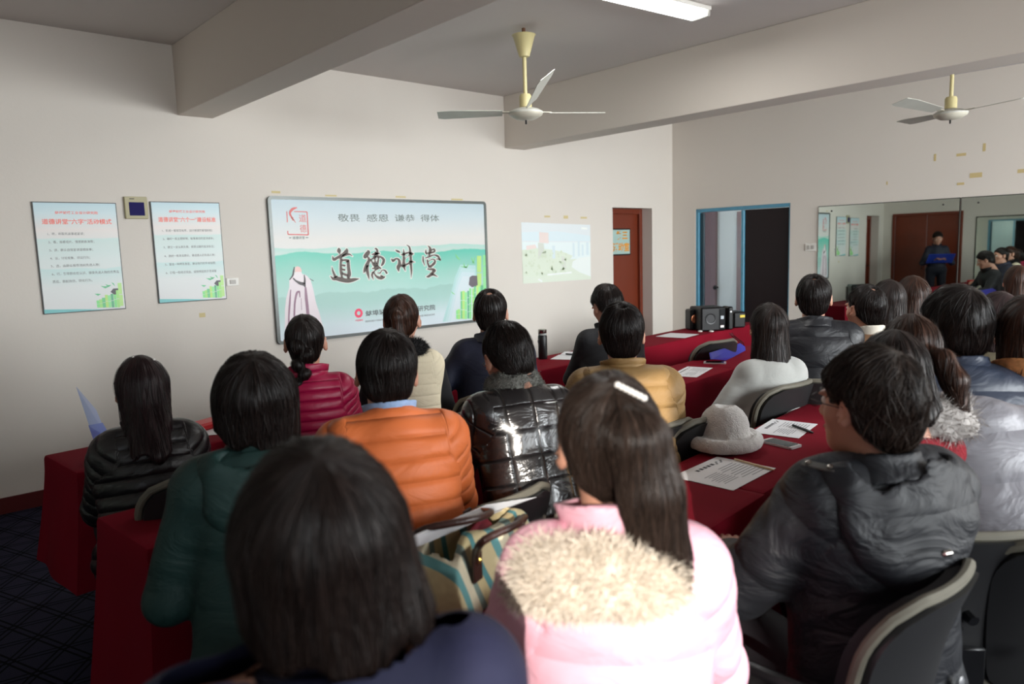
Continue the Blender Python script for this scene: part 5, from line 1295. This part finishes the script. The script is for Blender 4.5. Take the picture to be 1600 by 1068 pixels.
        l, h_ = bb(.16); cloth('collar', lambda P: smin(ringf(P, .074, .022, .006, .3), ringf(P, .092, .020, .005, -.5, nc-np.array((0, 0, .008))), .01)+vnoise(P, 30, 2)*.003, t.get('cm', t['mat']), root, l, h_, .0065, False)
    elif col == 'fur':
        if t.get('inner'):
            l, h_ = bb(.14); cloth('collar', lambda P: ringf(P, t['inner'], .034, .006, .3)+vnoise(P, 30, 2)*.003, t['mat'], root, l, h_, .0065, False)
        R, rr, dz, dy, fl = t['fur']; c0 = nc+np.array((t.get('fx', 0), dy, dz))
        def ff(P):
            q = (P-c0)@FRM.astype(np.float32); r = np.hypot(q[:, 0], q[:, 1]); d = np.hypot((r-R), q[:, 2]/fl+.5*(r-R))-rr
            return d+vnoise(P, 60, 9)*.006
        l, h_ = c0-R-rr-.06, c0+R+rr+.06
        V, F = nets(ff, l, h_, .009); N_ = normals(V, F); fo = meshobj('fur_collar', V, F, t['cm'], root, True)
        n = {2: 26000, 1: 9000, 0: 3000}[near]; rg = np.random.default_rng(3); i = rg.integers(0, len(V), n); b = V[i]+rg.normal(size=(n, 3))*.004; dr = N_[i]*.8+rg.normal(size=(n, 3))*.45+np.array((0, 0, -.35)); dr /= np.linalg.norm(dr, axis=1)[:, None]; L_ = t.get('fl', .022)*(.6+.8*rg.random((n, 1))); sd = np.cross(dr, rg.normal(size=(n, 3))); sd /= np.linalg.norm(sd, axis=1)[:, None]
        tri = np.stack([b-sd*.0011, b+sd*.0011, b+dr*L_], 1).reshape(-1, 3); o = meshobj('fur_tufts', tri.astype(np.float32), np.arange(3*n).reshape(-1, 3), t['cm'], fo); o['kind'] = 'stuff'
    if t.get('hood'):
        hs = t['hood']; c0 = Sh+np.array((0, -.080*hs, .03)); 
        def hf(P):
            f = sd_ell(P, c0+np.array((0, -.01, -.05)), (.155*hs, .050*hs, .135*hs), rotm(-.25))
            f = smin(f, sd_cap(P, c0+np.array((-.12*hs, .05, .02)), c0+np.array((.12*hs, .05, .02)), .045, .045), .05)
            f = smax(f, -sd_ell(P, c0+np.array((0, .02, .06)), (.110*hs, .036*hs, .105*hs), rotm(-.30)), .012)
            nk = sd_cap(P, neck, H, .066, .07); f = smax(f, -nk, .01)
            return f+vnoise(P, 20, 3)*.006+vnoise(P, 48, 3)*.003
        cloth('hood', hf, t['mat'], root, c0-.30, c0+.30, near_h, False)
        if t.get('rimcol'):
            pass
    # --- hair
    kind, o = hair; o = dict(o); hm = hmat or m_hair
    if kind in ('pony', 'braid'): pass
    fn = hair_fn(kind, o); Lh = max(o.get('len', .12), max([-p[2] for p in o.get('tail', [(0, 0, 0)])]))+.07
    xm = max([abs(p[0]) for p in o.get('tail', [(0, 0, 0)])]+[o.get('wd', .1), abs(o.get('sx', 0))+.1])+.05
    ym_ = max([-p[1] for p in o.get('tail', [(0, 0, 0)])]+[.09])+.09
    V, F = nets(fn, (-xm, -ym_, -Lh), (xm, .14, .165), {2: .0055, 1: .007, 0: .0095}[near]); sc_ = 1.0 if male else .97
    uv = hair_uv(V)
    ho = meshobj('hair', ((V*sc_)@Rh.T+H).astype(np.float32), F, hm, root, True, uv)
    n = {2: 2200, 1: 700, 0: 220}[near]
    Vs, Fs, uvs = strand_mesh(fn, V, n, 9, {2: .011, 1: .011, 0: .012}[near], {2: .0011, 1: .0012, 0: .0016}[near], 5, o.get('messy', .16))
    so = meshobj('hair_strands', ((Vs*sc_)@Rh.T+H).astype(np.float32), Fs, hm, ho, True, uvs); so['kind'] = 'stuff'
    if glasses:
        gm = m_frame
        for s in (-1, 1):
            MB().tube([HM @ Vector((s*.034+.022*math.cos(a), .104, .010+.016*math.sin(a))) for a in np.linspace(0, 2*PI, 14)[:-1]], .0013, 6, closed=True).build('glasses_rim', gm, root, True)
            MB().tube([HM @ Vector((s*.056, .103, .014)), HM @ Vector((s*.078, .06, .014)), HM @ Vector((s*.084, -.005, .012))], .0014, 6).build('glasses_arm', gm, root, True)
    if extra: extra(root, HM, H, Sh, arms)
    if seat: CHAIRS.append((root.location.x, root.location.y, by, 'black conference chair under the '+seat))
    return root
# who sits where: (pixel of the top of the head, row depth) and how they are turned relative to the line of sight
q_black = quilt_mat('shiny_black_puffer', (18, 16, 18), .40, .05, .5, wr=.5)
q_mag = quilt_mat('magenta_quilt', (160, 10, 64), .42, .040, .6, wr=.25)
q_org = quilt_mat('orange_quilt', (234, 122, 64), .55, .062, .5, wr=.35)
q_tan = quilt_mat('tan_quilt', (150, 118, 72), .62, .085, .5, wr=.5)
q_leath = quilt_mat('black_leather_grid', (26, 24, 25), .24, .085, .8, wr=.45, spec=.7, coat=.3, grid=True)
q_navy = quilt_mat('navy_padded', (28, 32, 52), .6, 0, wr=.3); q_blk = quilt_mat('black_cloth', (22, 22, 26), .75, 0, wr=.3)
q_pad = quilt_mat('charcoal_padded', (18, 20, 26), .62, .19, .35, wr=.8); q_coat = quilt_mat('black_down_coat', (26, 27, 32), .5, .16, .4, wr=.6)
q_green = quilt_mat('dark_green_coat', (15, 46, 43), .65, 0, wr=.5); q_grey = quilt_mat('grey_wool', (176, 177, 173), .95, 0, wr=.25, sheen=.4)
q_cream = quilt_mat('cream_vest', (226, 214, 186), .8, .05, .35, wr=.3); q_pink = quilt_mat('pale_pink_down', (228, 172, 188), .5, .12, .35, wr=.5)
q_sil = quilt_mat('silver_grey_down', (130, 128, 134), .45, .13, .4, wr=.55); q_sl = quilt_mat('slate_blue_down', (44, 52, 68), .45, .16, .4, wr=.5)
q_brn = quilt_mat('brown_coat', (138, 104, 76), .85, 0, wr=.25); q_red = mat('red_tweed', (140, 34, 44), .95, var=(150, .6), bump=('noise', 150, .5)); q_dnavy = quilt_mat('deep_navy_knit', (20, 22, 54), .8, 0, wr=.3)
q_kh = quilt_mat('khaki_jacket', (100, 92, 72), .8, 0, wr=.4); q_olive = quilt_mat('olive_jacket', (52, 58, 44), .85, 0, wr=.3); q_wht = quilt_mat('white_speckled', (206, 206, 212), .8, 0, wr=.2)
q_ivory = quilt_mat('ivory_coat', (206, 190, 170), .8, 0, wr=.3)
m_fblack = mat('black_fur', (16, 15, 17), .9); m_fwhite = mat('cream_fur', (220, 209, 194), .9); m_fgrey = mat('silver_fur', (178, 172, 168), .9); m_sheer = mat('grey_shearling', (122, 122, 116), .95, bump=('noise', 120, .8))
m_plaid = mat('blue_plaid', (150, 176, 214), .8, var=(45, .35))
def clip(pts, m, name='hair_clip', r=.0045):
    def f(root, HM, H, Sh, arms):
        mb = MB()
        for p in pts: mb.lathe([(.0001, -r), (r*.8, -r*.6), (r, 0), (r*.8, r*.6), (.0001, r)], 8, M=HM @ Matrix.Translation(p))
        mb.build(name, m, root, True)
    return f
m_pearl = mat('pearl', (232, 228, 222), .2, spec=.8)
PTAIL = lambda x, L_, y0=-.115, sway=0: [(0, -.085, .055), (x*.2, y0-.015, .035), (x*.5, y0-.02, -.04), (x*.8, y0-.005, -.04-L_*.5), (x, y0+.005, -.04-L_)]
# --- front row
person('woman in a shiny black quilted jacket with long loose dark hair, at the left', 217, 553, 2.85, 6, 4, ('long', dict(len=.25, wd=.088, bk=.070, back=.05, we=.080)), hair_mat('wine_black_hair', (.006, .003, .003), (.026, .008, .010)), dict(mat=q_black, th=.026, pitch=.05, amp=.006, col='stand', cm=mat('dark_grey_collar', (46, 46, 50), .8), len=.06), lean=.15, pitch=18, male=False, near=1, sw=.120, polev=(.3, -.5, -.8),
       extra=clip([(-.02, -.06, .122), (.045, -.07, .105)], m_pearl))
person('woman with a thick black braid and a magenta quilted jacket', 474, 486, 2.85, 4, -4, ('braid', dict(tail=[(-.005, -.105, .005), (-.035, -.150, -.30)], knots=9)), m_hair, dict(mat=q_mag, th=.016, pitch=.040, amp=.004, col='stand', ch=.03), lean=.12, male=False, near=1, sw=.128, girth=.9, glasses=True, seat='woman with the thick black braid')
person('woman with a long reddish-brown ponytail, cream vest and black fur collar', 626, 455, 2.86, 4, -12, ('pony', dict(tail=PTAIL(.015, .24), tr=[.030, .036, .032, .026, .012])), m_hairb, dict(mat=q_cream, th=.014, sleeves=mat('black_knit', (20, 20, 24), .85), col='fur', fur=(.085, .034, -.012, .01, 1.1), cm=m_fblack, fl=.018, name='vest'), lean=.12, male=False, near=1, sw=.128, girth=.92)
person('balding man in a dark navy jacket at the middle of the front row', 765, 449, 2.88, 4, -2, ('short', dict(hole=.024, tuft=.0012)), m_hair, dict(mat=q_navy, th=.022, col='fold'), lean=.13, near=1, girth=1.05, sw=.15, hands_at={-1: (-.26, .30, .82)}, seat='balding man in the navy jacket')
person('young man in black looking down to the left, at the right of the front row', 948, 444, 2.9, 12, 34, ('short', dict(thick=.006, tuft=.004, messy=.3)), m_hair, dict(mat=q_blk, th=.018, col='stand'), lean=.18, pitch=22, near=1, seat='young man in black looking down')
# --- second row
person('woman with a round dark bob in a dark green hooded coat', 392, 550, 1.86, 6, 4, ('bob', dict(len=.085, wd=.112, bk=.100, thick=.012, back=.0, we=.106)), m_hair, dict(mat=q_green, th=.024, col='stand', hood=1.0, len=.18), lean=.13, male=False, near=2, hands='lap', sw=.155, shd=.178, polev=(.75, -.55, -.45), girth=1.08)
person('man in an orange quilted jacket with a blue plaid collar', 600, 514, 1.84, 8, 4, ('short', dict(tuft=.0015, thick=.003)), m_hair, dict(mat=q_org, th=.024, pitch=.062, amp=.005, col='shirt', cm=m_plaid), lean=.20, pitch=8, near=2, girth=1.02, sw=.150, roll=4, shd=.172)
person('man in a glossy black leather jacket with a grey shearling collar, head bent down', 793, 500, 1.93, 24, 24, ('short', dict(tuft=.003, messy=.25, nape=.115)), m_hair, dict(mat=q_leath, th=.020, col='fur', cz=.044, inner=.068, fur=(.076, .030, .0, .0, 1.7), cm=m_sheer, fl=.006), lean=.24, pitch=24, near=2, sw=.145, roll=-4, glasses=True, shd=.158)
person('man in a tan quilted jacket, thinning crown, seen from behind', 970, 470, 1.84, 10, 6, ('short', dict(hole=.014, tuft=.0015, thick=.002)), m_hair, dict(mat=q_tan, th=.026, pitch=.085, amp=.005, col='stand', cr=.074), lean=.15, near=2, girth=1.08, sw=.155)
person('woman with straight shoulder-length dark hair in a light grey wool sweater', 1200, 470, 1.82, 28, 24, ('long', dict(len=.165, wd=.088, bk=.082, back=.012, we=.098)), m_hairr, dict(mat=q_grey, th=.022, wr=.006, name='sweater', cr=.066), lean=.14, side=.05, male=False, near=1, hands_at={-1: (-.17, .34, .60), 1: (.1, .36, .62)}, sw=.112, girth=.88, shd=.205)
person('man in a black down coat with a wide collar and thinning crown', 1272, 427, 1.80, 10, 2, ('short', dict(hole=.020, tuft=.002, thick=.002)), m_hair, dict(mat=q_coat, th=.030, pitch=.16, amp=.004, col='fold'), lean=.12, near=1, girth=1.05, sw=.16, seat='man in the black down coat')
person('balding man in a brown coat beyond the black down coat', 1352, 443, 1.62, 30, 44, ('short', dict(hole=.022, hy=.0, tuft=.004, messy=.3)), m_hair, dict(mat=q_brn, th=.020, col='stand', cm=mat('cream_collar', (214, 206, 192), .8)), lean=.14, near=1, seat='balding man in the brown coat')
person('woman with long straight black hair and a yellow hair clip, in a pale speckled top', 1387, 434, 1.66, 20, 26, ('long', dict(len=.20, wd=.090, bk=.080, back=.015, we=.10)), m_hairr, dict(mat=q_wht, th=.016), lean=.12, male=False, near=1, sw=.125, girth=.9, extra=clip([(.02, -.145, -.10), (.035, -.14, -.105)], mat('yellow_clip', (230, 200, 40), .4), r=.008), seat='woman with the yellow hair clip')
person('woman with a brown bob in a dark olive jacket, close to the mirror', 1426, 428, 1.60, 10, 12, ('bob', dict(len=.12, wd=.098, bk=.085, we=.092)), m_hairb, dict(mat=q_olive, th=.018), lean=.12, male=False, near=1, sw=.125, seat='woman with the brown bob near the mirror')
# --- nearest row
person('woman with a dark shoulder-length bob and a navy knit, nearest the camera', 488, 676, .74, 4, 4, ('long', dict(len=.075, wd=.100, bk=.090, thick=.004, back=.0, we=.108, sx=.015)), m_hairr, dict(mat=q_dnavy, th=.014, name='sweater', col='stand', ch=.012), lean=.13, male=False, near=2, hands='lap', sw=.155, shd=.140, seat='woman in the navy knit')
def clip2(root, HM, H, Sh, arms): clip([(.0+.006*i, -.080-.004*i, .127-.003*i) for i in range(7)], m_pearl, r=.0055)(root, HM, H, Sh, arms)
person('woman in a pale pink down jacket with cream fur and a long clipped-up ponytail', 948, 574, .80, 6, 12, ('pony', dict(tail=[(.01, -.085, .075), (.022, -.125, .05), (.04, -.135, -.04), (.065, -.130, -.18), (.085, -.12, -.36)], tr=[.034, .048, .050, .046, .020], thick=.006, tn=.003)), hair_mat('sunlit_brown_hair', (.007, .005, .004), (.048, .030, .023), .36), dict(mat=q_pink, th=.022, pitch=.12, amp=.005, col='fur', fx=-.028, fur=(.104, .042, -.055, -.04, 1.05), cm=m_fwhite, fl=.020, inner=.074), lean=.13, male=False, near=2, sw=.122, girth=.88, shd=.186,  # sun on the hair is partly put into its brown tip colour
       extra=clip2, seat='woman in the pale pink jacket')
def strap(root, HM, H, Sh, arms):
    M = Matrix.Translation(Vector(Sh)+Vector((-.165, -.02, .088))) @ Matrix.Rotation(.45, 4, 'Z') @ Matrix.Rotation(-.35, 4, 'Y')
    st = MB().box((0, 0, 0), (.022, .075, .006), .002, M=M).build('shoulder_strap', mat('strap_grey', (70, 68, 64), .5), root)
    for y in (-.024, .024): MB().lathe([(.007, .002), (.007, .006), (.003, .008)], 12, (0, y, 0), M=M).build('snap_button', mat('steel'), st, True)
    MB().lathe([(.0001, -.012), (.007, -.008), (.007, .008), (.0001, .012)], 12, M=Matrix.Translation(Vector(Sh)+Vector((-.01, -.205, -.055))) @ Matrix.Rotation(PI/2, 4, 'Y')).build('cord_lock', mat('steel'), root, True)
person('man in a black padded hooded jacket with swept dark hair, nearest at the right', 1356, 541, .67, 42, 56, ('short', dict(thick=.009, tuft=.005, messy=.4)), hair_mat('soft_black_hair', (.009, .006, .005), (.045, .028, .020), .38), dict(mat=q_pad, th=.034, wr=.010, pitch=.19, amp=.005, col='fold', hood=1.12), lean=.05, near=2, sw=.165, girth=1.05, hands_at={-1: (-.12, .38, .72), 1: (.12, .36, .70)}, glasses=True, extra=strap)
person('woman in a red tweed coat bent over the nearest table, half hidden', 1396, 513, .78, 24, 28, ('bob', dict(len=.11, wd=.092, bk=.08, we=.09)), m_hairr, dict(mat=q_red, th=.014, col='stand', cm=q_blk), lean=.12, side=-.03, male=False, near=1, pitch=20, sw=.115, girth=.85, hands_at={1: (.10, .15, 1.06), -1: (-.05, .2, .8)}, seat='woman in the red tweed coat')
person('woman in a silver-grey down jacket with pale fur and a brown ponytail', 1425, 486, .78, 22, 10, ('pony', dict(tail=[(.02, -.09, -.01), (.06, -.12, -.03), (.085, -.12, -.09), (.10, -.105, -.165)], tr=[.026, .030, .032, .020])), m_hairb, dict(mat=q_sil, th=.030, pitch=.13, amp=.006, col='fur', fur=(.128, .050, -.040, -.01, 1.1), cm=m_fgrey, fl=.022, len=.06), lean=.26, side=-.20, shs=.30, male=False, near=1, pitch=24, sw=.145, shd=.20, seat='woman in the silver-grey jacket')
person('broad man with full black hair in a slate blue down jacket', 1492, 446, .80, 24, 40, ('short', dict(thick=.010, tuft=.004, messy=.3)), m_hair, dict(mat=q_sl, th=.034, pitch=.16, amp=.005, col='fold'), lean=.22, near=1, sw=.17, girth=1.1, shd=.20, seat='broad man in slate blue')
person('woman with long wavy plum-brown hair in a khaki jacket', 1562, 452, .95, 14, 16, ('long', dict(len=.25, wd=.092, bk=.082, back=.02, we=.10)), hair_mat('plum_hair', (.014, .008, .008), (.06, .032, .033)), dict(mat=q_kh, th=.020), lean=.13, male=False, near=1, sw=.13, seat='woman with plum-brown hair')
person('woman at the right edge in an ivory coat with a leopard scarf', 1608, 455, .62, 14, 14, ('bob', dict(len=.12, wd=.092, bk=.082)), m_hairb, dict(mat=q_ivory, th=.020, col='stand', ch=.04, cr=.08, cm=mat('leopard_scarf', (190, 130, 80), .8, var=(60, .8))), lean=.13, male=False, near=1, sw=.13)
person('woman with long brown hair at the far right, beyond the wavy-haired woman', 1590, 412, 1.52, 14, 16, ('long', dict(len=.22, wd=.088, bk=.08)), m_hairb, dict(mat=q_olive, th=.018), lean=.12, male=False, near=0, sw=.13, seat='far right woman with long brown hair')
# --- standing speaker, seen only in the mirror
def folder(root, HM, H, Sh, arms):
    c = (arms[0][3]+arms[1][3])/2; M = Matrix.Translation(Vector(c)+Vector((0, .07, .02))) @ Matrix.Rotation(.6, 4, 'X')
    MB().box((0, 0, 0), (.44, .30, .006), .002, M=M).build('open_folder', m_blue, root); MB().box((0, .0, .005), (.40, .26, .003), M=M).build('script_page', m_paper, root)
sp = person('standing woman in dark uniform reading from a blue folder, seen in the mirror', 0, 0, 4.2, 0, 0, ('short', dict(thick=.006)), m_hair, dict(mat=quilt_mat('dark_navy_uniform', (20, 24, 42), .7, 0, wr=.25), th=.012, col='stand', ch=.02, trm=mat('navy_trousers', (20, 22, 36), .8)), lean=.02, male=False, near=0, stand=True, hands='book', pitch=18, extra=folder, girth=.9, pos=(-.15, 4.35, 1.50, math.radians(-25)))
for x, y, yw, lb in CHAIRS: chair(x, y, yw, lb)
